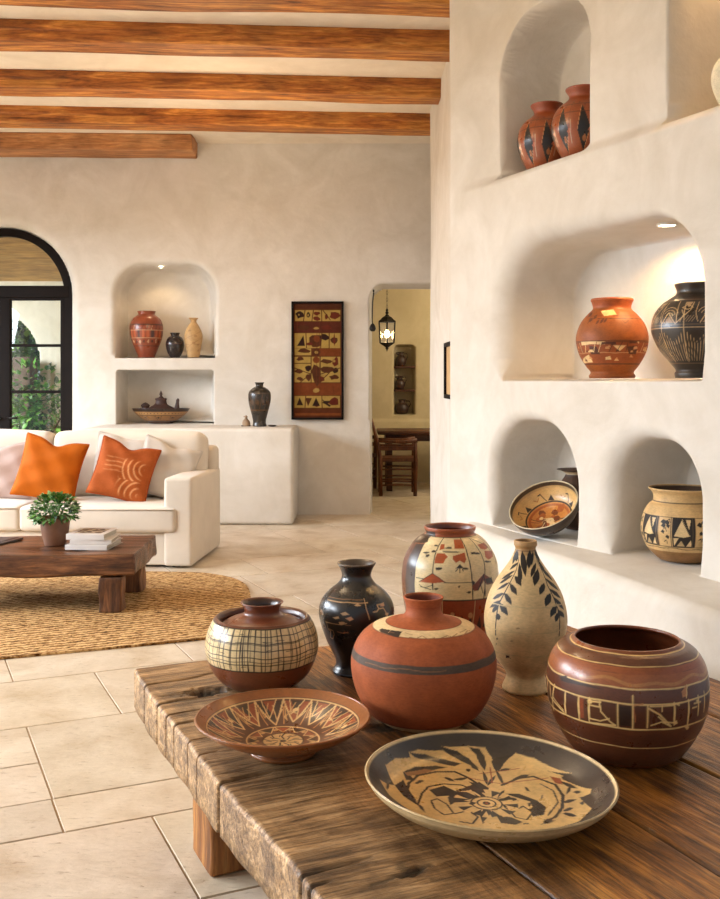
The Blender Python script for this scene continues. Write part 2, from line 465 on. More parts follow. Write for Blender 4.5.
def pot(name, label, cat, X, Y, z0, prof, paint, mat, inside=None, thick=.006, depth=None, ns=440, nout=200, group=None, parent=None, rz=None, loc_only=None):
    """turned pot: outer profile (r,z) bottom to rim; wall thickness and hollow inside are added"""
    out, ss = catmull(prof, nout)
    R = out[:, 0].max()
    base = np.array([[1e-4, out[0, 1] + .002], [out[0, 0] * .6, out[0, 1] + .002], [out[0, 0] * .93, out[0, 1]]])
    zend = out[-1, 1] - (depth if depth is not None else (out[-1, 1] - out[0, 1]) * .85)
    if inside is None:
        rev = out[::-1]
        sel = rev[(rev[:, 1] > zend)][3:]
        nrm = np.gradient(sel, axis=0); nrm = np.stack([nrm[:, 1], -nrm[:, 0]], 1); nrm /= np.linalg.norm(nrm, axis=1, keepdims=True) + 1e-9
        inn = sel.copy(); inn[:, 0] -= thick
        inn[:, 0] = np.clip(inn[:, 0], .002, None)
        inn = inn[::3] if len(inn) > 12 else inn
        inn = np.vstack([inn, [[1e-4, zend]]])
    else:
        inn, _ = catmull(inside, 110)
    lip = np.array([[out[-1, 0] - thick * .25, out[-1, 1] + thick * .32], [out[-1, 0] - thick * .75, out[-1, 1] + thick * .32]])
    allp = np.vstack([base, out, lip, inn])
    V, F = revolve(allp, ns)
    arc_r = np.concatenate([np.full(3, -.02), ss, np.full(len(lip) + len(inn), ss[-1] + .01)])
    arc = np.repeat(arc_r, ns)
    if rz is None: rz = math.atan2(-X, Y)
    cv = Canvas(V, nout, ns, arc, R, (X, Y, z0), rz)
    inner_idx = 3 + nout + 2
    row = np.repeat(np.arange(len(allp)), ns)
    cv.row = row; cv.is_in = row >= inner_idx; cv.is_out = (row >= 3) & (row < 3 + nout)
    cv.no = nout
    cv.front = cv.is_out & (np.abs(cv.th) < 1.5)
    cv.P_out = None
    zz = out[:, 1]
    cv.z2w = lambda z: float(np.interp(z, np.maximum.accumulate(zz), ss))
    paint(cv)
    o = mk(name, V, F, mat, parent, (X, Y, z0), rz, True, cv.col)
    if label: tag(o, label, cat, group)
    return o

TZ = 0.5      # table top height
BROWN, TERRA, CREAM, DARK = C(112, 58, 34), C(182, 88, 50), C(228, 200, 156), C(40, 28, 24)
# ================================================================== SETTING
def struct(o):
    o['kind'] = 'structure'; return o
def sdbox(U, Z, u0, u1, z0, z1, rt, rb=.01):
    cu, cz, hu, hz = (u0 + u1) / 2, (z0 + z1) / 2, (u1 - u0) / 2, (z1 - z0) / 2
    R = np.where(Z > cz, rt, rb)
    qx = np.abs(U - cu) - hu + R; qz = np.abs(Z - cz) - hz + R
    return np.minimum(np.maximum(qx, qz), 0) + np.hypot(np.maximum(qx, 0), np.maximum(qz, 0)) - R
def recess(s, D, r, w):
    r = np.broadcast_to(r, s.shape); w = np.broadcast_to(w, s.shape)
    out = np.where(s < r, r - np.sqrt(np.clip(r * r - np.clip(r - s, 0, r) ** 2, 0, None)), 0)
    t = np.clip(-s / w, 0, 1)
    ins = r + (D - r) * (1 - (1 - t) ** 1.6)
    return np.where(s >= 0, out, ins)
def wall_field(name, us, zs, D, origin, udir, inward, mat, hole=None):
    U, Z = np.meshgrid(us, zs)
    o, ud, iw = np.array(origin), np.array(udir), np.array(inward)
    V = np.stack([o[0] + ud[0] * U + iw[0] * D, o[1] + ud[1] * U + iw[1] * D, Z], -1).reshape(-1, 3)
    F = gridF(len(zs), len(us))
    if hole is not None:
        hf = hole.ravel()[F].all(1); F = F[~hf]
        used = np.unique(F); mp = -np.ones(len(V), int); mp[used] = np.arange(len(used)); V = V[used]; F = mp[F]
    return struct(mk(name, V, F, mat))
def lumps(U, Z, a=.004, k=1.0):
    return a * (np.sin(U * 2.3 * k + Z * 1.1) * .5 + np.sin(U * 5.1 * k - Z * 3.7 + 1.3) * .3 + np.sin(Z * 7.3 * k + U * 2.2) * .25)
def axis_(a, b, st, extra=()):
    x = np.arange(a, b + st / 2, st)
    e = np.concatenate([np.array(extra)] + [np.empty(0)])
    if len(e): x = np.unique(np.round(np.concatenate([x, e]), 5))
    return x
def dense(z, a=.02, n=9): return list(np.linspace(z - a, z + a, n))

# --- niche wall on the right, running away from the camera along A
PX, PY = .5436, 6.04
UD = (-DA[0], -DA[1]); INW = (DB[0], DB[1])
def wallpt(u, d=0.0): return (PX + UD[0] * u + INW[0] * d, PY + UD[1] * u + INW[1] * d)
def wallu(px, d=0.0):
    k = (px - 360) / 1000; x0, y0 = wallpt(0, d)
    u = (y0 * k - x0) / (-UD[1] * k + UD[0]); p = wallpt(u, d); return u, p[0], p[1]
LEDGE, SILL2, SILL3 = .585, 1.397, 2.535
us = axis_(-.07, 3.2, .0085)
zs = axis_(.42, 3.9, .0085, dense(LEDGE, .02, 21) + dense(SILL2, .02, 21) + dense(SILL3 - .01, .02, 21))
U, Z = np.meshgrid(us, zs)
def niche_d(u0, u1, z0, z1, rt, D, rl=.07, rr=.05):
    s = sdbox(U, Z, u0, u1, z0, z1, rt, .012)
    low = np.clip((Z - z0) / .12, 0, 1)
    side = np.clip((U - u0) / (u1 - u0), 0, 1)
    r = (rl * (1 - side) + rr * side) * low + .010 * (1 - low)
    w = np.where(Z < z0 + .03, .010, .03)
    return recess(s, D, r, w)
d = lumps(U, Z, .006)
set_back = .075 * (lambda t: t * t * (3 - 2 * t))(np.clip((Z - (SILL3 - .05)) / .09, 0, 1)) * (lambda t: t * t * (3 - 2 * t))(np.clip(U / .45, 0, 1))
d = d + set_back
e = np.clip(.09 - (U + .07), 0, .09); d = d + (.09 - np.sqrt(np.clip(.09 ** 2 - e ** 2, 0, None)))
for args in [(wallu(501, .075)[0], wallu(590, .075)[0], SILL3 - .01, 3.40, .33, .46, .10, .03),
             (.575, 2.085, SILL2, 2.125, .34, .46, .14, .035),
             (.475, 1.243, LEDGE, 1.185, .33, .42, .09, .03),
             (1.51, 2.075, LEDGE, 1.135, .24, .42, .11, .03),
             (wallu(668, .075)[0], 3.05, SILL3 - .01, 3.75, .3, .5, .12, .03)]:
    d = np.maximum(d, niche_d(*args))
wall_field('wall_right', us, zs, d, (PX, PY), UD, INW, M['plaster'])
# bench along the foot of the niche wall
us2 = axis_(-.0, 3.2, .04)
prof = [(-.10, LEDGE)]
cs = []
for u in us2:
    ef = .05 + .13 * u - .16 * max(0, 1 - u / .3)
    pr = [(-.46, LEDGE + .004), (-.05, LEDGE)]
    r = .055
    for k in range(9):
        a = PI / 2 * k / 8
        pr.append((ef - r + r * math.sin(a), LEDGE - .012 - r + r * math.cos(a)))
    pr += [(ef + .004, .4), (ef + .006, .2), (ef + .012, 0)]
    cs.append(pr)
V = []
for u, pr in zip(us2, cs):
    for e_, z in pr:
        x, y = wallpt(u, -e_ + .003 * math.sin(u * 6)); V.append((x, y, z + .004 * math.sin(u * 4 + 1) * (z > .3)))
struct(mk('trim_1', V, gridF(len(us2), len(cs[0]))[:, ::-1], M['plaster']))
# passage wall behind the corner, seen almost edge-on
p0 = wallpt(-.07, .20); q0 = (.640, 9.2); q1 = (2.6, 9.2)
zz = np.linspace(0, 3.9, 40)
path = [np.array(p0) + (np.array(q0) - np.array(p0)) * t for t in np.linspace(0, 1, 40)]
path[-1] = np.array([.66, 9.18]); path += [np.array([.70, 9.2]), np.array(q1)]
V = np.array([(p[0] + .004 * math.sin(p[1] * 3 + z * 2), p[1], z) for z in zz for p in path])
struct(mk('wall_passage', V, gridF(len(zz), len(path)), M['plaster']))
V = np.array([(p[0], p[1], z) for z in (0, 3.9) for p in (wallpt(3.2), wallpt(3.2, .6), (2.6, 9.2))])
struct(mk('wall_closing', V, gridF(2, 3), M['plaster'], smooth=False))

# --- back wall
YB = 10.4
us = axis_(-5.0, 1.9, .016, dense(-1.515, .06, 49) + dense(-2.54, .03, 15) + dense(.104, .03, 15)); zs = axis_(0, 3.9, .016, dense(1.629, .02, 21) + dense(1.504) + dense(.935, .02, 21) + dense(.984))
U, Z = np.meshgrid(us, zs)
d = lumps(U, Z, .006, .8)
low = (lambda t: t * t * (3 - 2 * t))(np.clip((.984 - Z) / .03, 0, 1)) * np.clip((U + .75) / .05, 0, 1)
d = d - .05 * low
s_up = sdbox(U, Z, -2.548, -1.508, 1.629, 2.612, .30, .012)
side = np.clip((U + 2.548) / 1.04, 0, 1) ** 3
d = np.maximum(d, recess(s_up, .45, np.where(Z < 1.66, .01, .055), np.where(Z < 1.65, .012, .035 + .13 * side)))
s_lo = sdbox(U, Z, -2.535, -1.52, .935, 1.504, .03, .012)
d = np.maximum(d, recess(s_lo, .45, .012, np.where(Z < .96, .012, .02 + .10 * side)))
CXW = -3.744
s_w = sdbox(U, Z, CXW - .725, CXW + .725, -1, 3.005, .725, .01)
d = np.maximum(d, recess(s_w, .34, .11, .02))
s_d = sdbox(U, Z, .104, 1.25, -1, 2.40, .17, .01)
d = np.maximum(d, recess(s_d, .26, .03, .02) - .05 * low)
hole = (s_w < -.022) | (s_d < -.022)
wall_field('wall_back', us, zs, d, (0, YB), (1, 0), (0, 1), M['plaster'], hole)
# plaster counter along the wall under the niche
v = rbox(2.05, .85, .935, .035, 10, noise_amp=.006, nscale=3)
struct(mk('trim_2', v[0] + np.array([-.642 - 1.025, 9.65 + .425, .935 / 2]), v[1], M['plaster']))

# --- left wall with three tall openings (outside the picture)
mb = MB()
for y0, y1 in ((-1.2, .4), (3.0, 3.7), (6.2, 6.9), (9.3, 10.5)):
    mb.add(*rbox(.3, y1 - y0, 2.8, .03, 3, cen=(-5.1, (y0 + y1) / 2, 1.4)))
mb.add(*rbox(.3, 11.7, 1.1, .03, 3, cen=(-5.1, 4.65, 3.35)))
struct(mb.build('wall_left', M['plaster']))
# --- ceiling
V = np.array([(x, y, 3.86) for y in (-1.2, 10.55) for x in (-5.25, 3.2)])
struct(mk('ceiling', V, gridF(2, 2, flip=True), M['ceiling'], smooth=False))
# --- dining room shell
us = axis_(-1.36, 3.0, .02); zs = axis_(0, 2.95, .02, dense(1.88) + dense(.92))
U, Z = np.meshgrid(us, zs)
s = sdbox(U, Z, .466, .75, .92, 1.885, .07, .01)
d = np.maximum(lumps(U, Z, .004), recess(s, .26, .02, .02))
d = d - .045 * np.clip((.86 - Z) / .02, 0, 1)
wall_field('wall_dining_back', us, zs, d, (0, 13.7), (1, 0), (0, 1), M['dining_plaster'])
for nm, x, fl_ in (('wall_dining_left', -1.36, 0), ('wall_dining_right', 3.0, 1)):
    V = np.array([(x, y, z) for z in (0, 2.95) for y in (10.68, 13.75)])
    struct(mk(nm, V, gridF(2, 2), M['dining_plaster'], smooth=False))
V = np.array([(x, y, 2.95) for y in (10.62, 13.9) for x in (-1.38, 3.05)])
struct(mk('ceiling_dining', V, gridF(2, 2), M['dining_plaster'], smooth=False))

# --- floor slabs
rows = [0.2, .9, 1.55, 2.05, 2.631, 3.195, 3.465, 4.23, 4.885, 5.55, 6.1, 6.85, 7.5, 8.1, 8.8, 9.3, 10.0, 10.7, 11.2, 11.9, 12.5, 13.2, 13.8, 14.5]
fixed = {(2.631, 3.195): [.735], (3.195, 3.465): [.461], (3.465, 4.23): [.464], (4.23, 4.885): [.845], (4.885, 5.55): [.478], (2.05, 2.631): [.735, .1]}
mb = MB(); rg = random.Random(3)
def slab(a0, a1, b0, b1):
    cx, cy = AB((a0 + a1) / 2, (b0 + b1) / 2)
    if not (-6.2 < cx < 3.4 and .2 < cy < 14.2): return
    g = .003; bv = .002; z = rg.uniform(-.0008, .0008)
    o = [(a0 + g, b0 + g), (a0 + g, b1 - g), (a1 - g, b1 - g), (a1 - g, b0 + g)]
    i_ = [(a0 + g + bv, b0 + g + bv), (a0 + g + bv, b1 - g - bv), (a1 - g - bv, b1 - g - bv), (a1 - g - bv, b0 + g + bv)]
    V = [AB(*p) + (-.004,) for p in o] + [AB(*p) + (z,) for p in i_]
    F = np.array([[4, 5, 6, 7]] + [[k, (k + 1) % 4, 4 + (k + 1) % 4, 4 + k] for k in range(4)])
    k = rg.uniform(.93, 1.05)
    mb.add(V, F, C(206, 192, 174) * np.array([k, k * rg.uniform(.985, 1.005), k * rg.uniform(.95, 1.0)]))
for a0, a1 in zip(rows[:-1], rows[1:]):
    js = list(fixed.get((a0, a1), [rg.uniform(-.3, .3)]))
    x = min(js)
    while x > -6: x -= rg.choice([.55, .8, 1.05]); js.append(x)
    x = max(js)
    while x < 9: x += rg.choice([.62, .85, 1.1]); js.append(x)
    js.sort()
    for b0, b1 in zip(js[:-1], js[1:]):
        if (a0, a1) == (3.465, 4.23) and abs(b1 - .464) < 1e-6:
            slab(3.465, 3.815, b0, b1); slab(3.815, 4.23, b0, b1)
        else: slab(a0, a1, b0, b1)
flo = mb.build('floor', M['floor'], smooth=False); struct(flo)
V = np.array([(x, y, -.003) for y in (-1.3, 14.2) for x in (-6.2, 3.4)])
struct(mk('floor_grout', V, gridF(2, 2), M['grout'], smooth=False))

# --- outside the glass door: loggia wall with an arch, sloping board ceiling, ground
us = axis_(-9, -1.38, .03); zs = axis_(0, 3.4, .03)
U, Z = np.meshgrid(us, zs)
s = sdbox(U, Z, -5.75, -4.27, -1, 2.36, .74, .01)
d = np.maximum(lumps(U, Z, .006), recess(s, .5, .03, .035))
wall_field('wall_loggia', us, zs, d, (0, 13.3), (1, 0), (0, 1), M['loggia_plaster'], s < -.04)
V = np.array([(-9, 10.76, 3.04), (-1.62, 10.76, 3.06), (-9, 13.4, 2.70), (-1.38, 13.4, 2.70)])
struct(mk('ceiling_loggia', V, np.array([[0, 2, 3, 1]]), M['loggia_ceiling'], smooth=False))
V = np.array([(x, y, -.02) for y in (10.7, 40) for x in (-30, 12)])
struct(mk('ground_garden', V, gridF(2, 2), M['garden'], smooth=False))

# --- arched french door
dr = bpy.data.objects.new('door_1', None); COL.objects.link(dr); dr.location = (CXW, YB + .17, 0); struct(dr)
def arch_frame(hw, top, w, dep):
    mbx = MB(); r = hw; pts = []
    zs_ = top - r
    for z in np.linspace(0, zs_, 8)[:-1]: pts.append((hw, z, 1, 0))
    for a in np.linspace(0, PI, 33): pts.append((hw * math.cos(a), zs_ + r * math.sin(a), math.cos(a), math.sin(a)))
    for z in np.linspace(zs_, 0, 8)[1:]: pts.append((-hw, z, -1, 0))
    V = []
    for x, z, nx, nz in pts:
        for a, b in ((0, -dep / 2), (-w, -dep / 2), (-w, dep / 2), (0, dep / 2)):
            V.append((x + nx * a, b, z + nz * a))
    return np.array(V), gridF(len(pts), 4, wrap=True)
v = arch_frame(.715, 2.995, .08, .1); mk('door_frame', v[0], v[1], M['frame'], dr, smooth=False)
v = rbox(1.36, .11, .125, .008, 3, cen=(0, 0, 2.33)); mk('transom_bar', *v, M['frame'], dr)
v = rbox(.115, .07, 2.27, .008, 3, cen=(0, 0, 1.14)); mk('meeting_stile', *v, M['frame'], dr)
for sx in (-1, 1):
    v = rbox(.05, .07, 2.27, .006, 3, cen=(sx * .612, 0, 1.14)); mk('stile', *v, M['frame'], dr)
    v = rbox(.535, .06, .22, .006, 3, cen=(sx * .325, 0, .12)); mk('bottom_rail', *v, M['frame'], dr)
    v = rbox(.535, .06, .03, .006, 3, cen=(sx * .325, 0, 2.255)); mk('top_rail', *v, M['frame'], dr)
    for z in (1.764, 1.275, .78):
        v = rbox(.535, .04, .03, .004, 3, cen=(sx * .325, 0, z)); mk('glazing_bar', *v, M['frame'], dr)
    v = rbox(.535, .012, 2.05, .002, 3, cen=(sx * .325, 0, 1.24)); mk('glass_pane', *v, M['glass'], dr)
    v = tube([(sx * .04, -.05, 1.0), (sx * .04, -.085, 1.0), (sx * .15, -.085, 1.0)], .011, 8); mk('door_handle', *v, M['iron'], dr)
zs_ = 2.995 - .715; pts = [(.63 * math.cos(a), zs_ + .01 + .63 * math.sin(a)) for a in np.linspace(.18, PI - .18, 25)]
V = np.array([(x, y, z) for y in (-.006, .006) for x, z in pts]); n = len(pts)
F = [np.arange(n)[::-1].reshape(1, -1), (np.arange(n) + n).reshape(1, -1), np.array([[i, (i + 1) % n, n + (i + 1) % n, n + i] for i in range(n)])]
mk('fanlight_pane', V, F, M['glass'], dr, smooth=False)

# --- ceiling beams
def beam(name, label, Y0, x0, x1, w, hgt, ztop, mat, slope=.0735, xref=-2.45, seed=0.0):
    ang = math.atan(slope); ln = (x1 - x0) / math.cos(ang); cx = (x0 + x1) / 2
    cy = Y0 + slope * (cx - xref) + w / 2
    v = rbox(ln, w, hgt, .018, 22, noise_amp=.012, nscale=4.5, seed=seed)
    v[0][:, 1] += .012 * np.sin(v[0][:, 0] * 1.7 + seed) * (v[0][:, 2] < 0)
    o = mk(name, *v, mat, None, (cx, cy, ztop - hgt / 2), ang)
    tag(o, label, 'beam', 'ceiling beams')
order = ['', 'cut off by the top edge of the photo', 'second from the top of the photo', 'third from the top of the photo', 'fourth from the top, nearest the back wall']
for i, (y, x1) in enumerate([(4.75, 1.3), (5.92, 1.15), (6.80, .72), (7.93, .72), (9.0, 1.5)][1:], 1):
    beam('ceiling_beam', 'long orange brown ceiling beam ' + order[i], y, -5.0, x1, .26, .155, 3.87, M['beam'], seed=i * 7.3)
v = rbox(3.3, .40, .165, .015, 16, noise_amp=.008, nscale=5)
o = mk('lintel_beam', *v, M['old_beam'], None, (-1.68 - 1.65, 10.13, 3.862 - .0825), .03); tag(o, 'short pale wooden beam with a cut end against the back wall above the arched door', 'beam')

# ================================================================== LIGHT
w = bpy.data.worlds.new('world'); SC.world = w; w.use_nodes = True
bg = w.node_tree.nodes['Background']; bg.inputs['Color'].default_value = (.84, .92, 1.0, 1); bg.inputs['Strength'].default_value = .46
def area(name, loc, rot, sx, sy, e, c, spread=PI):
    l = bpy.data.lights.new(name, 'AREA'); l.shape = 'RECTANGLE'; l.size = sx; l.size_y = sy; l.energy = e; l.color = c; l.spread = spread
    o = bpy.data.objects.new(name, l); COL.objects.link(o); o.location = loc; o.rotation_euler = rot; return o
def aim(o, target):
    dv = Vector(target) - o.location; o.rotation_euler = dv.to_track_quat('-Z', 'Y').to_euler(); return o
aim(area('daylight_through_windows', (-8.2, 5.0, 3.9), (0, 0, 0), 9.5, 3.4, 3250, (.84, .915, 1.0)), (-2.0, 5.0, .6))
def point(name, loc, e, c, r=.05):
    l = bpy.data.lights.new(name, 'POINT'); l.energy = e; l.color = c; l.shadow_soft_size = r
    o = bpy.data.objects.new(name, l); COL.objects.link(o); o.location = loc; return o
point('warm_fill_above_table', (-1.3, 4.3, 3.35), 45, (1.0, .74, .46), .12)  # added warm fill with no fixture, tints beams, ceiling and upper walls
point('warm_fill_by_counter', (-1.3, 8.2, 2.6), 42, (1.0, .70, .42), .3)  # second unseen fill, added to warm and brighten the back wall
# garden daylight
sl = bpy.data.lights.new('sun', 'SUN'); sl.energy = 4.0; sl.angle = math.radians(2); sl.color = (1, .94, .82)
so = bpy.data.objects.new('sun', sl); COL.objects.link(so); so.rotation_euler = Vector((.55, .35, -.62)).to_track_quat('-Z', 'Y').to_euler()

# ================================================================== CAMERA
cd = bpy.data.cameras.new('camera'); cam = bpy.data.objects.new('camera', cd); COL.objects.link(cam)
cam.location = (0, 0, H); cam.rotation_euler = (PI / 2, 0, 0)
cd.sensor_fit = 'VERTICAL'; cd.sensor_height = 36; cd.lens = 36 * 1000 / 899; cd.shift_y = -69.5 / 899; cd.clip_start = .05
SC.camera = cam
vs = SC.view_settings; vs.view_transform = 'Standard'; vs.look = 'None'; vs.gamma = 1; vs.exposure = 0.1; vs.use_curve_mapping = False
# ================================================================== POTS ON THE LARGE TABLE
PT = {}
# --- globular pot with a painted grid
def paint_grid(c):
    c.base(C(122, 66, 40)); c.frame(190, 570, 3.6)
    wa, wb = c.z2w(.084), c.z2w(.1975)
    c.ring(wa, wb, C(226, 196, 150), .0006)
    k = C(52, 34, 26)
    c.ring(wa - .003, wa + .0012, k, .0005); c.ring(wb - .0012, wb + .003, k, .0005)
    rg = random.Random(5)
    for i in range(5):
        w = wa + (wb - wa) * (i + 1) / 6; c.ring(w - .0013, w + .0013, k, .0011 + .0006 * (i % 2))
    for w in (wa + (wb - wa) * .23, wa + (wb - wa) * .63): c.ring(w, w + .0018, k, .0016, -1.2, 1.5)
    u = -PI * c.R
    while u < PI * c.R:
        u += rg.choice([.010, .016, .022, .022])
        j = rg.uniform(-.002, .002)
        c.seg_uv([(u, wa), (u + j, (wa + wb) / 2), (u + j * 1.5, wb)], rg.choice([.0024, .003, .0036]), k)
        if rg.random() < .35:
            j2 = rg.uniform(.004, .007); c.seg_uv([(u + j2, wa + (wb - wa) * rg.uniform(0, .3)), (u + j2 + j, wb)], .0018, k)
    rg2 = random.Random(8)
    for _ in range(26):
        uu = rg2.uniform(-.25, .25); ww = rg2.uniform(wa, wb)
        c.seg_uv([(uu, ww), (uu + rg2.uniform(.01, .03), ww + rg2.uniform(-.003, .003))], .0016, k)
    c.ring(c.z2w(.2005), 9, C(104, 54, 32))
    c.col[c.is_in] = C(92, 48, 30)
Y = 2.95; X = (262 - 360) / 1000 * Y
th_ = thing('grid_pot', 'round brown clay pot with a cream painted grid band on the large table', 'pot', (X, Y, TZ), math.atan2(-X, Y))
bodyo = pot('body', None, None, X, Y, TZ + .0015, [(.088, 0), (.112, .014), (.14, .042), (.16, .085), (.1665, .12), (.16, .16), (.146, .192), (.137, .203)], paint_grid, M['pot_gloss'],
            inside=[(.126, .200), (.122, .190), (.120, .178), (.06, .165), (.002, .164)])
def adopt(o, p):
    o.parent = p; o.location = (0, 0, 0); o.rotation_euler = (0, 0, 0)
adopt(bodyo, th_)
nk = pot('neck', None, None, X, Y, TZ + .0015, [(.1215, .176), (.112, .188), (.09, .199), (.066, .206), (.054, .214), (.0525, .226), (.057, .238), (.0635, .245)],
         lambda c: (c.base(C(118, 62, 40)), c.col.__setitem__(c.is_in, C(60, 32, 22))), M['pot_gloss'], ns=160, nout=80, depth=.07)
adopt(nk, th_)

# --- dark vase with scratched drawings
def paint_dark(c):
    c.base(C(36, 31, 31)); c.frame(300, 540, 5.617); k = C(196, 156, 116); k2 = C(150, 112, 84)
    c.ring(c.z2w(.232), c.z2w(.2345), k, .0006, -1.05, .35); c.ring(c.z2w(.2405), c.z2w(.242), k2, .0006, -1.1, .2)
    c.ring(c.z2w(.005), c.z2w(.008), C(84, 92, 104))
    c.line([(358, 330), (372, 390), (390, 445)], .0034, k)
    c.blob((322, 366), 22, 7, k); c.poly([(185, 436), (215, 428), (222, 440), (200, 446)], k)
    c.poly([(255, 440), (285, 432), (302, 446), (280, 456)], C(206, 150, 112)); c.poly([(228, 412), (255, 405), (276, 418), (240, 424)], k)
    c.line([(145, 460), (180, 468), (230, 476), (262, 470)], .0028, k); c.line([(208, 516), (240, 522), (272, 518)], .0026, C(176, 120, 92))
    c.line([(150, 462), (158, 500), (172, 512), (170, 548), (185, 556), (192, 530), (186, 508), (160, 500)], .0022, k)
    c.line([(415, 405), (432, 400), (442, 384), (432, 366), (455, 362), (470, 352)], .004, k); c.line([(442, 384), (470, 384), (484, 410), (492, 424)], .004, k)
    c.blob((462, 366), 12, 10, C(206, 150, 112)); c.blob((488, 416), 9, 9, k); c.line([(505, 375), (512, 395)], .002, k2)
    c.blob((232, 466), 18, 8, k); c.line([(255, 478), (285, 480)], .002, k2); c.blob((120, 405), 8, 14, C(110, 82, 66))
    c.line([(420, 408), (408, 405)], .002, k)
    c.col[c.is_in] = C(24, 20, 20)
    c.ring(c.z2w(.331), 9, C(92, 74, 62))
Y = 3.09; X = (356.5 - 360) / 1000 * Y
pot('dark_vase', 'black glazed vase with fine tan scratched drawings, on the large table', 'vase', X, Y, TZ,
    [(.073, 0), (.0735, .008), (.064, .026), (.069, .05), (.092, .097), (.110, .148), (.1165, .188), (.108, .222), (.086, .25), (.058, .273), (.0455, .294), (.049, .314), (.060, .335)],
    paint_dark, clay('dark_glazed_clay', .27, .06, .55, .2, .3))

# --- big orange pot
def paint_orange(c):
    c.base(C(172, 88, 50)); c.frame(330, 570, 4)
    c.ring(c.z2w(.171), c.z2w(.1905), C(92, 74, 64), .0005); w = c.z2w(.18)
    c.ring(w - .001, w + .001, C(150, 104, 74), .0014, -.9, .3)
    c.ringr(.099, .136, C(234, 200, 156)); out = c.P[:, 2] > .2
    k = C(54, 38, 30)
    for r0 in (.0995, .1365): c.ringr(r0 - .0012, r0 + .0012, C(126, 62, 38))
    c.poly([(196, 240), (208, 233), (244, 240), (228, 256), (205, 250)], k); c.poly([(246, 240), (290, 246), (274, 270), (228, 258)], k)
    c.line([(238, 246), (256, 252)], .003, C(120, 80, 56))
    c.line([(318, 268), (345, 274), (368, 264), (392, 276), (420, 272)], .0024, C(150, 100, 70)); c.line([(440, 272), (470, 262), (486, 268), (510, 254)], .0024, C(150, 100, 70))
    c.line([(520, 250), (545, 238)], .002, C(150, 100, 70)); c.line([(530, 262), (548, 244), (560, 242)], .0024, C(170, 110, 76)); c.line([(300, 250), (330, 260)], .002, C(170, 120, 84))
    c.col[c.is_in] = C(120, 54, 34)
    c.ring(c.z2w(.300), c.z2w(.303), C(160, 76, 44))
Y = 2.66; X = (423.5 - 360) / 1000 * Y
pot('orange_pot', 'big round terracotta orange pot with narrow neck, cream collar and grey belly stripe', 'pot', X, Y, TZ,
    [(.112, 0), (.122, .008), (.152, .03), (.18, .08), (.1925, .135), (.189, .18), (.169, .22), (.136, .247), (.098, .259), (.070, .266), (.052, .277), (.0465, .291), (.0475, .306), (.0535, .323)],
    paint_orange, M['pot_matte'])

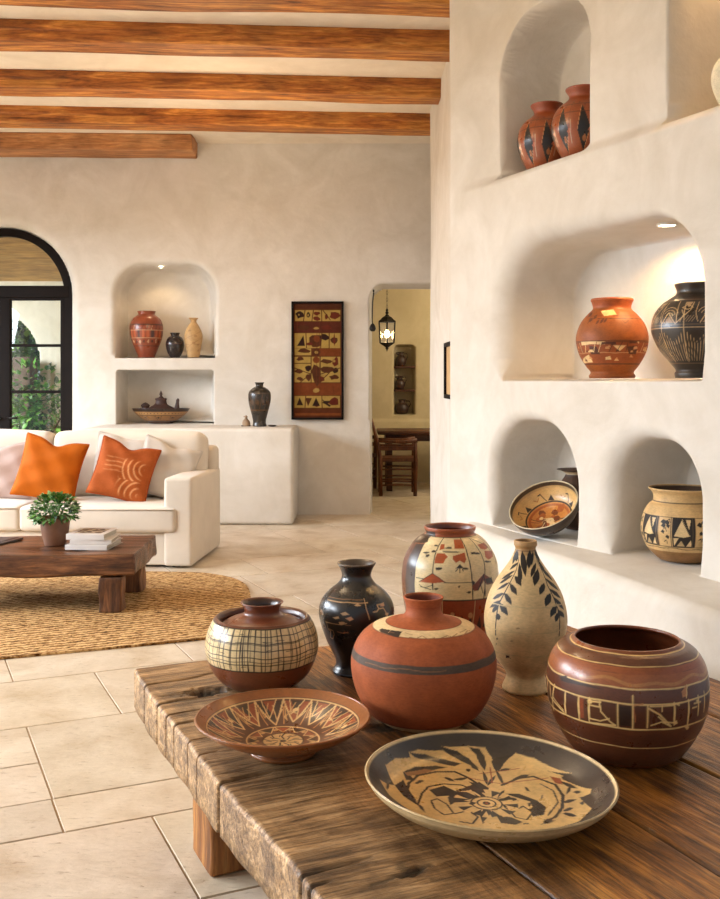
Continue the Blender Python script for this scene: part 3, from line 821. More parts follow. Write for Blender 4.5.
# --- tall jar with cream panels
def paint_panels(c):
    c.base(C(232, 204, 160)); c.frame(395, 515, 6.545); k = C(46, 30, 24); o = C(178, 82, 38)
    wl, wn = c.z2w(.193), c.z2w(.384)
    c.ring(-1, wl, C(150, 64, 34)); c.ring(wl - .0015, wl + .0015, k)
    # lower band motifs
    rg = random.Random(4)
    for i in range(26):
        u = -c.R * PI + i * c.R * 2 * PI / 26 + rg.uniform(-.01, .01); h = rg.uniform(.02, .07)
        c.poly_uv([(u - .012, wl - .1), (u + .012, wl - .1), (u + rg.uniform(-.01, .01), wl - .1 + h)], k)
        if i % 3 == 0: c.seg_uv([(u + .014, wl - .002), (u + .012, wl - .12)], .003, C(214, 176, 130))
        if i % 2: c.blob_uv(u, wl - .05, .008, .012, C(196, 140, 96), rng=rg)
    # dark glossy vertical stripe at the left
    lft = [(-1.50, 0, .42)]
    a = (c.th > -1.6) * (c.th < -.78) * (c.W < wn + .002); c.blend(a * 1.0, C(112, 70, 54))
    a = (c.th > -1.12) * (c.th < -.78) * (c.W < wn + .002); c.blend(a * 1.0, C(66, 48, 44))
    c.poly([(150, 140), (190, 125), (230, 140), (215, 175), (150, 185), (120, 185)], C(40, 28, 26)); c.line([(130, 180), (190, 186), (208, 180)], .003, C(160, 96, 60)); c.line([(150, 175), (205, 140)], .003, C(120, 84, 70))
    # panel grid
    for pts in ([(320, 150), (285, 200), (262, 260), (250, 330), (246, 400), (246, 490)], [(425, 150), (458, 210), (485, 290), (498, 370), (508, 440), (508, 548)],
                [(486, 150), (530, 200), (562, 250), (582, 310), (588, 370), (580, 545)], [(545, 145), (600, 185), (640, 240), (660, 310)]):
        c.line(pts, .0042, k)
    c.line([(140, 408), (190, 418), (250, 424), (340, 442), (505, 438)], .003, k); c.line([(320, 556), (600, 546)], .003, k)
    c.poly([(160, 438), (205, 408), (246, 382), (290, 410), (328, 440), (250, 448)], o); c.line([(160, 438), (246, 382), (328, 440)], .002, k)
    c.poly([(275, 252), (330, 250), (352, 268), (330, 290), (318, 314), (262, 316), (262, 290)], o); c.poly([(380, 268), (455, 246), (468, 290), (455, 314), (425, 300), (400, 312), (378, 290)], o)
    c.poly([(385, 160), (430, 160), (455, 220), (390, 220)], o); c.poly([(300, 190), (325, 190), (322, 222), (290, 232)], o)
    c.line([(330, 250), (385, 306)], .004, C(240, 216, 176)); c.line([(268, 238), (460, 232)], .004, C(240, 216, 176))
    for p, rx, ry in (((270, 200), 16, 6), ((350, 216), 24, 7), ((256, 236), 18, 8), ((205, 246), 22, 6), ((212, 266), 14, 12), ((285, 352), 22, 9), ((465, 352), 18, 8), ((525, 250), 36, 8), ((605, 305), 24, 6), ((272, 484), 16, 6), ((420, 468), 6, 9), ((485, 506), 16, 8), ((512, 446), 10, 14), ((360, 242), 60, 5)):
        c.blob(p, rx, ry, k)
    c.poly([(395, 352), (425, 322), (452, 350)], k); c.line([(424, 345), (424, 378)], .004, k); c.line([(408, 355), (398, 370)], .003, k); c.line([(440, 356), (446, 370)], .003, k)
    c.poly([(540, 195), (580, 180), (610, 210), (590, 226), (560, 220)], o); c.poly([(585, 235), (635, 235), (640, 270), (610, 292), (590, 275)], o)
    c.line([(500, 155), (560, 182), (612, 215), (640, 262)], .003, k)
    c.poly([(505, 470), (540, 430), (580, 385), (622, 410), (645, 450), (600, 455), (580, 430), (545, 490), (520, 500)], C(130, 60, 34)); c.line([(545, 490), (580, 390), (590, 530)], .004, k); c.poly([(590, 420), (630, 405), (640, 440), (600, 450)], k); c.line([(555, 440), (575, 510)], .003, k)
    c.line([(165, 468), (200, 475), (240, 462)], .002, k); c.line([(160, 455), (180, 470), (235, 486)], .0022, k)
    # back half repeats the panels
    for t in (1.6, 2.2, 2.8, -2.2, -2.8, -1.65): c.seg_uv([(t * c.R * .96, wl), (t * c.R, (wl + wn) / 2), (t * c.R, wn)], .0032, k)
    c.ring((wl + wn) / 2 - .001, (wl + wn) / 2 + .001, k, 0, 1.6, 4); c.ring((wl + wn) / 2 - .001, (wl + wn) / 2 + .001, k, 0, -4, -1.6)
    c.ring(wn, 9, C(158, 78, 46)); c.ring(wn - .002, wn + .001, k, 0, -.75)
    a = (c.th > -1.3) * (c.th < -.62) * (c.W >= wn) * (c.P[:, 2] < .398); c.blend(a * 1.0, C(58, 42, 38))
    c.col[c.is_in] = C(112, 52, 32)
Y = 3.36; X = (450 - 360) / 1000 * Y
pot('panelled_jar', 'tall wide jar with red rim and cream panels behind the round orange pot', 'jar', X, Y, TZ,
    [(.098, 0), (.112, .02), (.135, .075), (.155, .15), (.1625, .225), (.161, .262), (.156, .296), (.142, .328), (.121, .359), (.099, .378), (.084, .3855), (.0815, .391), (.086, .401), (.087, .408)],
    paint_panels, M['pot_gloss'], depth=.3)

# --- pale bottle with painted leaf sprays
def paint_bottle(c):
    c.base(C(222, 186, 138)); c.frame(480, 530, 5.284); k = C(38, 30, 26); c.leafk = 1.45
    c.ring(c.z2w(.395), 9, C(190, 146, 98)); c.ring(c.z2w(.405), c.z2w(.4075), C(120, 84, 56)); 
    L1 = [(200, 102), (204, 160), (190, 215), (160, 275), (130, 330), (100, 390), (92, 420), (86, 470), (84, 555)]
    R1 = [(290, 102), (300, 160), (330, 220), (355, 290), (385, 350), (405, 400), (420, 440), (420, 500), (418, 560)]
    c.line(L1, .0042, k); c.line(R1, .0042, k)
    for a, b, w in [((196, 105), (172, 180), 6), ((200, 110), (190, 170), 6), ((204, 170), (155, 210), 5), ((188, 212), (112, 262), 5), ((176, 235), (100, 285), 5), ((158, 275), (88, 318), 6), ((130, 330), (64, 366), 7),
                    ((112, 370), (50, 412), 8), ((100, 395), (62, 436), 8), ((102, 380), (148, 454), 11), ((128, 330), (168, 396), 10), ((158, 278), (196, 346), 10), ((182, 240), (220, 298), 9), ((204, 190), (216, 290), 7),
                    ((222, 105), (240, 245), 12), ((92, 440), (98, 478), 9), ((206, 170), (222, 262), 6)]: c.leaf(a, b, w, k)
    for a, b, w in [((288, 105), (314, 165), 6), ((300, 150), (352, 238), 5), ((315, 190), (385, 270), 5), ((340, 250), (418, 322), 6), ((362, 305), (428, 362), 7), ((388, 352), (445, 424), 7), ((410, 420), (446, 464), 9),
                    ((305, 205), (288, 296), 13), ((340, 280), (316, 342), 11), ((372, 330), (346, 404), 12), ((404, 392), (372, 462), 11), ((416, 430), (398, 486), 9), ((296, 172), (268, 250), 8), ((264, 105), (258, 205), 11), ((280, 110), (272, 190), 5), ((300, 110), (316, 150), 4)]: c.leaf(a, b, w, k)
    c.blob((145, 668), 10, 9, k); c.line([(132, 660), (160, 680)], .002, k); c.blob((168, 588), 6, 3, C(120, 90, 60)); c.blob((90, 575), 4, 5, k); c.blob((86, 602), 3, 3, k); c.blob((200, 520), 12, 3, C(160, 124, 84))
    for z in (.12, .19, .26): c.ring(c.z2w(z), c.z2w(z + .003), C(206, 176, 132), .0008)
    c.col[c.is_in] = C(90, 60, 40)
Y = 2.91; X = (525.5 - 360) / 1000 * Y
pot('leaf_bottle', 'pale cream bottle vase with two black painted leaf sprays hanging from its neck', 'vase', X, Y, TZ,
    [(.064, 0), (.0675, .006), (.065, .016), (.057, .034), (.0555, .047), (.066, .066), (.085, .091), (.104, .133), (.117, .177), (.119, .222), (.107, .274), (.085, .318), (.062, .35), (.043, .378), (.0325, .400), (.0295, .410), (.031, .416), (.0335, .421), (.033, .432)],
    paint_bottle, M['pot'])

# --- wide brown pot with a band of panels
def paint_brown(c):
    c.base(C(126, 64, 40)); c.frame(520, 600, 3.6); k = C(224, 180, 132); d = C(70, 38, 28)
    za, zb = c.z2w(.112), c.z2w(.170)
    c.ring(c.z2w(.066), c.z2w(.205), C(98, 52, 36), .001)
    c.ring(za, zb, C(84, 44, 32)); c.ring(c.z2w(.066), za - .012, C(92, 48, 34), .003)
    c.ring(c.z2w(.205), c.z2w(.2325), C(156, 84, 48)); c.ring(c.z2w(.2325), c.z2w(.257), C(146, 74, 44), .001); c.ring(c.z2w(.257), c.z2w(.264), C(92, 48, 34)); 
    c.ringr(.134, .168, C(98, 52, 36)); 
    for z, h in ((.0635, .0022), (.112, .003), (.170, .003), (.203, .0028)): w = c.z2w(z); c.ring(w - h / 1.6, w + h / 1.6, k, .0007)
    w = c.z2w(.2475); c.ring(w - .0012, w + .0012, k, .0006, -4, 4)
    w = c.z2w(.2665); c.ring(w - .0045, w - .001, k, .0004)
    c.ring(c.z2w(.212), c.z2w(.219), C(176, 112, 66), .004, -.6, 1.6)
    R = c.R
    rg = random.Random(12)
    for u, wd in [(-.62, .003), (-.5, .003)]: pass
    for pts in ([(100, 290), (103, 378)], [(124, 305), (120, 395)], [(164, 330), (166, 410)], [(212, 345), (212, 428)], [(352, 372), (353, 456)], [(408, 345), (407, 464)], [(458, 378), (458, 460)], [(556, 372), (556, 448)], [(606, 360), (603, 448)], [(640, 345), (640, 415)], [(662, 328), (662, 400)]):
        c.line(pts, .0048, k)
    c.line([(108, 300), (112, 350), (135, 380), (160, 405)], .004, k); c.line([(120, 350), (155, 395)], .003, k)
    c.line([(248, 352), (250, 440)], .004, k); c.line([(248, 362), (290, 368)], .004, k); c.line([(250, 378), (286, 386)], .003, k); c.line([(288, 366), (290, 400), (325, 440), (344, 452)], .0032, k); c.line([(250, 440), (345, 450)], .004, k); c.line([(248, 425), (286, 436), (320, 428)], .003, k); c.blob((252, 364), 10, 9, k)
    c.line([(464, 390), (505, 412), (545, 455)], .0036, k); c.line([(470, 384), (550, 378)], .003, k); c.line([(470, 452), (510, 440), (545, 455)], .003, k); c.line([(510, 378), (512, 400)], .004, k); c.line([(556, 372), (575, 380)], .003, k); c.blob((560, 440), 8, 7, k); c.line([(500, 420), (520, 440), (560, 442)], .003, k)
    c.poly([(582, 330), (598, 306), (602, 345), (585, 350)], C(190, 120, 80)); c.line([(600, 305), (598, 350)], .003, k); c.blob((600, 458), 8, 9, C(206, 160, 116))
    c.line([(412, 380), (440, 376)], .004, C(190, 130, 90)); c.line([(412, 392), (414, 440)], .003, C(160, 90, 60)); c.poly([(216, 352), (232, 356), (230, 425), (216, 424)], C(140, 64, 40)); c.poly([(358, 380), (400, 385), (400, 455), (358, 452)], C(52, 32, 28))
    c.poly([(165, 275), (200, 290), (230, 300), (300, 320), (230, 310), (190, 300), (160, 295), (148, 290)], C(56, 36, 32)); c.blob((160, 280), 14, 10, C(56, 36, 32)); c.line([(628, 372), (650, 366)], .003, k); c.line([(622, 390), (636, 384)], .003, k); c.blob((640, 365), 6, 6, k)
    for i in range(16):
        u = (1.45 + i * .24); u = u if u < PI else u - 2 * PI
        if abs(u) < 1.42: continue
        c.seg_uv([(u * R, za), (u * R, zb)], .0045, k)
        if i % 3 == 0: c.seg_uv([(u * R + .006, za), (u * R + .036, zb)], .003, k)
    c.col[c.is_in] = C(110, 54, 34)
    c.col *= np.array([1.08, 1.12, .92])
Y = 2.44; X = (626.5 - 360) / 1000 * Y
pot('banded_pot', 'wide mouthed reddish brown pot with cream rings and a band of square panels', 'pot', X, Y, TZ,
    [(.124, 0), (.131, .006), (.143, .02), (.162, .05), (.180, .088), (.1905, .131), (.1925, .168), (.186, .212), (.170, .243), (.150, .2595), (.135, .2645), (.1305, .2685)],
    paint_brown, M['pot_gloss'], thick=.011, depth=.22)

# --- brown footed bowl, painted inside
def paint_bowl(c):
    c.base(C(150, 86, 42)); c.frame(190, 680, 3.79)
    c.limit(c.is_in & (c.rad < .186))
    k = C(222, 178, 126); d = C(58, 34, 26); o = C(146, 66, 34)
    c.ringr(0, .19, C(92, 50, 32)); c.ringr(.181, .184, k)
    rg = random.Random(9); n = 15
    P = lambda t, r: (r * math.cos(t), r * math.sin(t))
    for i in range(n):
        t = 2 * PI * i / n + .1; h = PI / n
        c.poly_uv([P(t - h * .95, .178), P(t, .108), P(t + h * .95, .178)], o if i % 2 else d)
        c.poly_uv([P(t - h * .4, .178), P(t - h * .1, .135), P(t + h * .45, .178)], d if i % 2 else o)
        a = rg.uniform(.085, .1)
        c.seg_uv([P(t - h, .181), P(t - h * .1, a + .012), P(t + h, .181)], .0042, k)
        c.seg_uv([P(t - h * .5, .181), P(t + h * .3, a + .04), P(t + h * .55, .181)], .0026, k)
        c.seg_uv([P(t + h, .16), P(t + h * .9, .1)], .0028, C(196, 134, 84))
        if i % 3 == 0: c.blob_uv(*P(t, .15), .009, .006, k, rng=rg)
        c.seg_uv([P(t - h * .9, .15), P(t - h * .35, .118), P(t - h * .2, .165)], .0024, k); c.seg_uv([P(t + h * .1, .172), P(t + h * .75, .128), P(t + h * .9, .17)], .0024, C(206, 150, 98))
        if i % 2: c.seg_uv([P(t - h * .2, .14), P(t + h * .5, .146)], .0022, k); c.poly_uv([P(t + h * .5, .112), P(t + h * .95, .125), P(t + h * .8, .14)], C(206, 158, 104))
    c.ringr(.0, .088, C(104, 56, 34)); c.ringr(.086, .0895, k)
    for i in range(12):
        t = 2 * PI * i / 12
        c.poly_uv([P(t - .2, .082), P(t, .06), P(t + .2, .082)], o if i % 2 else d); c.seg_uv([P(t - .24, .085), P(t, .058), P(t + .24, .085)], .0026, k)
        c.blob_uv(*P(t + .26, .072), .007, .005, C(206, 158, 108), rng=rg)
    c.ringr(0, .05, C(206, 164, 116))
    for i in range(9):
        t = 2 * PI * i / 9; c.seg_uv([P(t, .014), P(t + .3, .03), P(t + .1, .047)], .004, d); c.seg_uv([P(t + .35, .04), P(t + .5, .028)], .003, d)
    c.ringr(.048, .051, d); c.ringr(0, .008, d)
def dish(name, label, cat, px, Y, prof, inside, paint, mat, thick, rz=0.0, **kw):
    X = (px - 360) / 1000 * Y
    def pp(c):
        c.flat = True; c.U, c.W = c.P[:, 0].copy(), c.P[:, 1].copy(); c.front = c.is_in.copy(); paint(c)
    return pot(name, label, cat, X, Y, TZ + .0015, prof, pp, mat, inside=inside, thick=thick, **kw)
dish('footed_bowl', 'shallow brown footed bowl with cream zigzag painting inside, on the large table', 'bowl', 283, 2.42,
     [(.080, 0), (.082, .006), (.079, .013), (.1, .022), (.15, .044), (.192, .068), (.212, .086)],
     [(.206, .088), (.196, .080), (.17, .062), (.13, .042), (.09, .030), (.05, .026), (.002, .025)], paint_bowl, M['pot_gloss'], .008)

# --- big painted plate
def paint_plate(c):
    c.base(C(206, 172, 126)); c.frame(360, 730, 2.769)
    k = C(46, 36, 32); t = C(214, 172, 114)
    keep = c.mask.copy(); c.limit(c.is_in & (c.rad < .2555)); c.ringr(0, .26, C(58, 48, 44))
    # lighter ground of the drawing (outline points on the plate)
    c.poly([(52, 152), (96, 166), (68, 110), (95, 90), (138, 88), (134, 72), (160, 64), (230, 66), (224, 54), (300, 50), (345, 54), (362, 80), (372, 100), (384, 95), (430, 66), (480, 78), (584, 118), (520, 112), (560, 125), (560, 136), (640, 160), (636, 172), (608, 184), (640, 214), (604, 252), (520, 278), (420, 296), (330, 298), (240, 276), (146, 240), (80, 194)], t)
    c.poly([(134, 72), (180, 78), (232, 90), (280, 100), (262, 108), (200, 96), (150, 88)], k)
    c.poly([(224, 54), (270, 66), (300, 84), (330, 112), (305, 104), (262, 84), (232, 66)], k)
    c.poly([(300, 52), (320, 74), (334, 104), (345, 118), (350, 100), (342, 76), (330, 58)], k)
    c.poly([(362, 90), (376, 80), (415, 72), (400, 96), (384, 118), (370, 112)], k)
    c.poly([(96, 166), (120, 196), (160, 222), (150, 200), (130, 172), (118, 150)], k)
    c.poly([(118, 130), (150, 112), (210, 108), (240, 112), (200, 120), (160, 128), (140, 140), (150, 150), (126, 150)], k)
    c.poly([(120, 130), (132, 140), (170, 135), (205, 122), (180, 118)], C(150, 104, 66))
    # main lobes with outlines
    c.line([(130, 190), (134, 160), (160, 138), (210, 126), (262, 124), (300, 140), (330, 158)], .007, k)
    c.line([(392, 156), (440, 136), (480, 130), (540, 150), (562, 180), (558, 214), (540, 240), (510, 256)], .007, k)
    c.line([(160, 216), (170, 186), (190, 168), (230, 158), (280, 160), (310, 170)], .005, k); c.line([(520, 236), (548, 200), (534, 168), (500, 150)], .004, k)
    c.poly([(190, 176), (232, 164), (262, 176), (258, 190), (210, 194)], k); c.poly([(240, 196), (262, 178), (310, 180), (330, 190), (300, 200), (270, 205), (250, 216)], k)
    c.poly([(262, 178), (330, 150), (356, 166), (352, 180), (300, 176)], C(64, 44, 36))
    c.poly([(196, 206), (214, 200), (240, 214), (258, 240), (232, 244), (206, 228)], t); c.line([(196, 206), (214, 200), (240, 214), (258, 240), (232, 244), (206, 228), (196, 206)], .004, k)
    c.poly([(268, 240), (300, 232), (322, 246), (310, 264), (280, 262)], t); c.line([(262, 240), (300, 230), (326, 248), (312, 266), (276, 262)], .0045, k)
    c.poly([(330, 240), (344, 222), (360, 226), (372, 244), (340, 266)], k); c.poly([(340, 262), (360, 240), (380, 262)], t); c.poly([(390, 262), (376, 240), (420, 246), (450, 258), (430, 266)], k)
    c.poly([(400, 180), (440, 180), (490, 196), (514, 214), (510, 236), (480, 242), (460, 226), (478, 216), (470, 200), (440, 192)], k)
    c.poly([(420, 234), (452, 214), (478, 230), (462, 250), (430, 246)], t); c.line([(420, 234), (452, 214), (478, 230), (462, 250), (430, 246), (420, 234)], .004, k)
    for a, b, w in [((340, 118), (352, 158), 6), ((330, 120), (300, 96), 5), ((372, 108), (400, 160), 5), ((375, 130), (352, 160), 5), ((384, 118), (416, 110), 4), ((300, 150), (350, 172), 5), ((330, 180), (350, 200), 6), ((400, 170), (380, 196), 6), ((256, 146), (300, 140), 4), ((420, 140), (470, 126), 5),
                    ((550, 140), (600, 160), 5), ((556, 128), (580, 140), 5), ((585, 150), (570, 178), 5), ((600, 190), (560, 200), 5), ((590, 214), (560, 224), 5), ((560, 230), (600, 236), 5), ((500, 262), (540, 250), 4), ((440, 205), (416, 190), 5), ((395, 210), (410, 225), 4), ((455, 160), (470, 172), 4), ((150, 160), (176, 150), 4), ((230, 140), (262, 150), 4), ((180, 240), (160, 215), 4), ((500, 196), (505, 180), 3)]: c.leaf(a, b, w, k)
    red = C(150, 70, 40)
    c.line([(360, 108), (366, 152)], .003, red); c.line([(330, 128), (440, 108)], .003, red); c.line([(300, 140), (384, 152), (520, 132)], .003, red); c.poly([(526, 128), (556, 134), (560, 150), (540, 146)], red)
    for rx, ry, cc in ((74, 30, t), ):
        pass
    ctr = c.loc((350, 208))
    def ell_uv(r0, r1, n=14):
        rr = np.hypot(c.U - ctr[0], c.W - ctr[1]); a = np.clip((rr - r0) / c.aa + .5, 0, 1) * np.clip((r1 - rr) / c.aa + .5, 0, 1); return a
    for i in range(10):
        tt = 2 * PI * i / 10
        c.poly_uv([(ctr[0] + .066 * math.cos(tt + q), ctr[1] + .066 * math.sin(tt + q)) for q in (-.16, .16)] + [(ctr[0] + .034 * math.cos(tt), ctr[1] + .034 * math.sin(tt))], k)
        c.poly_uv([(ctr[0] + .07 * math.cos(tt + .3 + q), ctr[1] + .07 * math.sin(tt + .3 + q)) for q in (-.12, .12)] + [(ctr[0] + .04 * math.cos(tt + .3), ctr[1] + .04 * math.sin(tt + .3))], t)
    c.blend(ell_uv(0, .034), t); c.blend(ell_uv(.030, .034), k); c.blend(ell_uv(.017, .021), k); c.blend(ell_uv(0, .008), k); c.blend(ell_uv(0, .004), red)
    for a, b, w in [((380, 198), (412, 196), 4), ((300, 212), (322, 208), 4)]: c.leaf(a, b, w, k)
    # outer dashes
    for p, rx, ry in (((615, 200), 7, 4), ((600, 170), 9, 4), ((75, 170), 5, 10), ((520, 250), 12, 3), ((460, 262), 10, 2), ((300, 118), 6, 4), ((470, 208), 6, 5)): c.blob(p, rx, ry, k)
    c.limit(keep); c.mask = keep
    c.ringr(.2555, .262, C(222, 190, 146)); 
dish('painted_plate', 'large shallow plate with dark rim and a tan and black flower design', 'plate', 489, 2.105,
     [(.125, 0), (.135, .004), (.17, .008), (.215, .020), (.248, .042), (.264, .063)],
     [(.2615, .0655), (.255, .0605), (.238, .044), (.214, .026), (.185, .018), (.14, .015), (.08, .0125), (.002, .012)], paint_plate, M['pot_gloss'], .006, ns=560)
plate = bpy.data.objects['painted_plate']; plate.rotation_euler.y = math.radians(1.8); plate.location.z += .0042

# ================================================================== THE LARGE TABLE
A1, B0, B1 = 3.125, .655, 2.237      # far end, left edge, right edge in the table frame
LEN, WID, TH = 2.35, B1 - B0, .118
tx, ty = AB(A1 - LEN / 2, (B0 + B1) / 2)
table = thing('plank_table', 'large low rough plank table in the foreground carrying painted pots', 'table', (tx, ty, 0), YAW)
# local x = along A, local y = -(across B): left edge of the photo is +y
notch = [(2.95, .012, .30, .5), (2.768, .011, .25, .8), (2.662, .006, .18, .25), (2.583, .009, .1, .3), (2.168, .011, .12, 1.0), (1.70, .012, .16, 1.0), (1.655, .008, .05, .5), (2.45, .004, .05, .2), (2.35, .004, .05, .2)]
xs = list(np.linspace(-LEN / 2, LEN / 2, 420))
for a, w_, t_, dp in notch: xs += list((a - (A1 - LEN / 2)) + np.linspace(-.02, .02, 21))
xs = np.unique(np.round(xs, 5)); hw = WID / 2; r = .013
grooves = [(1.365, .005), (1.69, .006), (1.03, .004), (1.98, .005)]
ys = list(np.linspace(-hw + r, hw - r, 200))
for b, _ in grooves: ys += list(-(b - (B0 + B1) / 2) + np.linspace(-.010, .010, 11))
ys = np.unique(np.round(ys, 5))[::-1]
loop = [(hw, -TH), (hw, -TH * .75), (hw, -TH * .5), (hw, -TH * .3)]
loop += [(hw - r + r * math.cos(q), -r + r * math.sin(q)) for q in np.linspace(0, PI / 2, 7)]
loop += [(y, 0) for y in ys[1:-1]]
loop += [(-hw + r - r * math.sin(q), -r + r * math.cos(q)) for q in np.linspace(0, PI / 2, 7)]
loop += [(-hw, -TH * .5), (-hw, -TH), (0, -TH)]
lp = np.array(loop); nL = len(lp)
XX, LY = np.meshgrid(xs, lp[:, 0], indexing='ij'); _, LZ = np.meshgrid(xs, lp[:, 1], indexing='ij')
Vt = np.stack([XX, LY, LZ], -1)
A_ = XX + (A1 - LEN / 2); B_ = -LY + (B0 + B1) / 2
colT = np.ones(XX.shape)
wob = .007 * np.sin(A_ * 3.2) + .003 * np.sin(A_ * 9.1 + 1) + .0015 * np.sin(A_ * 37 + 2)
leftside = np.clip(1 - (hw - LY) / .10, 0, 1)
Vt[..., 1] += wob * leftside
Vt[..., 2] += -(.0008 + .0008 * np.sin(A_ * 3.1 + B_ * 2) + .0006 * np.sin(B_ * 9 + A_)) * (LZ > -.03)
for b, w_ in grooves:
    bb = b + .006 * np.sin(A_ * 4 + b * 9)
    g = np.exp(-((B_ - bb) / w_) ** 2) * (LZ > -.01) * (np.clip((A_ * 0 + 1), 0, 1) if b != 1.03 else np.clip(np.sin(A_ * 5) + .2, 0, 1))
    Vt[..., 2] -= .008 * g; colT *= 1 - .72 * g
for a, w_, tl, dp in notch:
    aw = a + .006 * np.sin(B_ * 30) * np.clip((B_ - B0) / .1, 0, 1) + .035 * np.clip((B_ - B0 - .03) / .3, 0, 1)
    g = np.exp(-((A_ - aw) / (w_ * .55)) ** 2)
    inside_ = np.clip(1 - (B_ - B0) / tl, 0, 1)
    top = (LZ > -.004) * inside_ ** .6; side = (LZ <= -.004) * (LY > 0) * np.clip(1 - (-LZ / TH) * (1 - dp) * 1.2, 0, 1)
    Vt[..., 1] -= .016 * g * side * (LZ <= -.004); Vt[..., 2] -= .010 * g * top
    colT *= 1 - .93 * g * np.maximum(top, side * .95)
# knots and splits in the top
def spot(px, py, ra, rb, k, rot=0.0):
    p = fl(px, py, TZ); a = p[0] * DA[0] + p[1] * DA[1]; b = p[0] * DB[0] + p[1] * DB[1]
    u, v_ = A_ - a, B_ - b; c_, s_ = math.cos(rot), math.sin(rot)
    q = ((u * c_ + v_ * s_) / ra) ** 2 + ((-u * s_ + v_ * c_) / rb) ** 2
    q = q * (1 + .35 * np.sin(u * 170 + v_ * 90) + .2 * np.sin(v_ * 260))
    g = np.clip(1.7 - 1.4 * q, 0, 1) * (LZ > -.01); return g
for (px, py, ra, rb, k, rot, dz) in [(208, 691, .036, .055, 1.0, .2, .02), (199, 692, .02, .09, .5, .1, .004), (190, 700, .008, .10, .6, .05, .002), (196, 681, .01, .06, .4, .2, 0), (413, 871, .012, .035, .85, -.3, .006), (402, 866, .02, .012, .5, 0, 0), (385, 880, .007, .055, .6, -.25, .002),
                                    (366, 862, .008, .03, .5, .2, 0), (325, 700, .05, .05, .75, 0, .006), (378, 728, .03, .05, .8, .3, .006), (640, 800, .2, .02, .25, 0, 0), (500, 870, .03, .12, .35, .2, 0), (300, 660, .03, .08, .35, .1, 0), (560, 880, .16, .02, .3, .1, 0), (400, 815, .06, .10, .3, .3, 0)]:
    g = spot(px, py, ra, rb, k, rot); Vt[..., 2] -= dz * g; colT *= 1 - k * g
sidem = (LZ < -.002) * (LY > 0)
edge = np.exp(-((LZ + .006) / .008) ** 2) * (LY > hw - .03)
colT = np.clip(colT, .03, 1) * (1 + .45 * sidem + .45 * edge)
nX = len(xs)
F = [gridF(nX, nL, wrap=True), np.arange(nL)[::-1].reshape(1, -1), (np.arange(nL) + (nX - 1) * nL).reshape(1, -1)]
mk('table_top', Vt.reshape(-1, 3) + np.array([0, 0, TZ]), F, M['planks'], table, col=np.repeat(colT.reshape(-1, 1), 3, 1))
def tleg(a, b, s):
    v = rbox(.19, .17, TZ - TH - .002, .012, 12, noise_amp=.004, nscale=9, seed=s)
    v = (v[0] + np.array([a - (A1 - LEN / 2), -(b - (B0 + B1) / 2), (TZ - TH) / 2]), v[1])
    v[0][:, 2] = np.clip(v[0][:, 2], .001, None)
    mk('leg', *v, M['leg_wood'], table)
tleg(2.815, .875, 1); tleg(2.838, 2.0, 2); tleg(1.05, .91, 3); tleg(1.05, 2.0, 4)

# ================================================================== POTS IN THE NICHES
def ring_pattern(c, bands):
    for z0, z1, col in bands: c.ring(c.z2w(z0), c.z2w(z1), col, .0006)
def scaled(prof, R, Hh):
    p = np.array(prof, float); p[:, 0] *= R / p[:, 0].max(); p[:, 1] *= Hh / p[:, 1].max(); return p
LO = dict(ns=256, nout=120)
# two orange jars with black lens shapes (upper niche)
def paint_lens(c):
    o = C(150, 74, 38); k = C(26, 20, 20); cr = C(206, 140, 92)
    c.base(o); Hh = .385; W = lambda z: c.z2w(z * Hh)
    rg = random.Random(int(c.P[0, 2] * 0) + 3)
    n = 9
    for i in range(n):
        u = -PI * c.R + (i + .5) * 2 * PI * c.R / n; hw_ = .038
        pts = [(u - .006, W(.70)), (u + .014, W(.58)), (u + hw_, W(.38)), (u + .018, W(.2)), (u + .004, W(.08)), (u - .014, W(.2)), (u - hw_ * .8, W(.36)), (u - .02, W(.5))]
        c.poly_uv([(p[0] * 1.0, p[1]) for p in pts], k)
        c.seg_uv([pts[6], pts[7], pts[0]], .003, cr); c.seg_uv([pts[2], pts[3], pts[4]], .003, cr)
        c.blob_uv(u + .04, W(.36), .012, .014, C(196, 104, 70), rng=rg); c.blob_uv(u + .008, W(.25), .011, .02, C(150, 88, 46), rng=rg)
        c.seg_uv([(u + .045, W(.74)), (u + .045, W(.55)), (u + .03, W(.3))], .0028, C(96, 50, 34))
        c.seg_uv([(u + .05, W(.5)), (u + .046, W(.2))], .004, C(176, 150, 128))
    for z in (.72, .6): c.ring(W(z) - .0012, W(z) + .0012, C(88, 46, 32))
    for i in range(40):
        u = rg.uniform(-PI, PI) * c.R; w_ = rg.uniform(W(.58), W(.82)); c.blob_uv(u, w_, .006, .004, C(110, 56, 36), rng=rg)
    c.ring(W(.86), 9, C(150, 70, 40)); c.col[c.is_in] = C(70, 34, 24)
JAR = [(.56, 0), (.64, .06), (.82, .2), (.97, .38), (1.0, .5), (.93, .64), (.76, .75), (.55, .82), (.44, .87), (.45, .92), (.54, .98), (.55, 1.0)]
for px, R, Hh, dd, lab in ((547, .165, .385, .17, 'orange jar with black lens shapes in the top niche, left of the pair'), (583, .165, .385, .16, 'orange jar with black lens shapes in the top niche, right of the pair')):
    u, x, y = wallu(px, dd + .075)
    pot('lens_jar', lab, 'jar', x, y, SILL3 + .004, scaled(JAR, R, Hh), paint_lens, M['pot_gloss'], group='orange jars in the top niche', **LO)
# white vessel at the right edge of the top right niche
u, x, y = wallu(741, .22)
pot('white_jar', 'plain white rounded jar in the top right niche, mostly cut off by the photo edge', 'jar', x, y, SILL3 + .004, scaled(JAR, .12, .30), lambda c: (c.base(C(226, 214, 196)), None), M['pot_matte'], ns=128, nout=60)
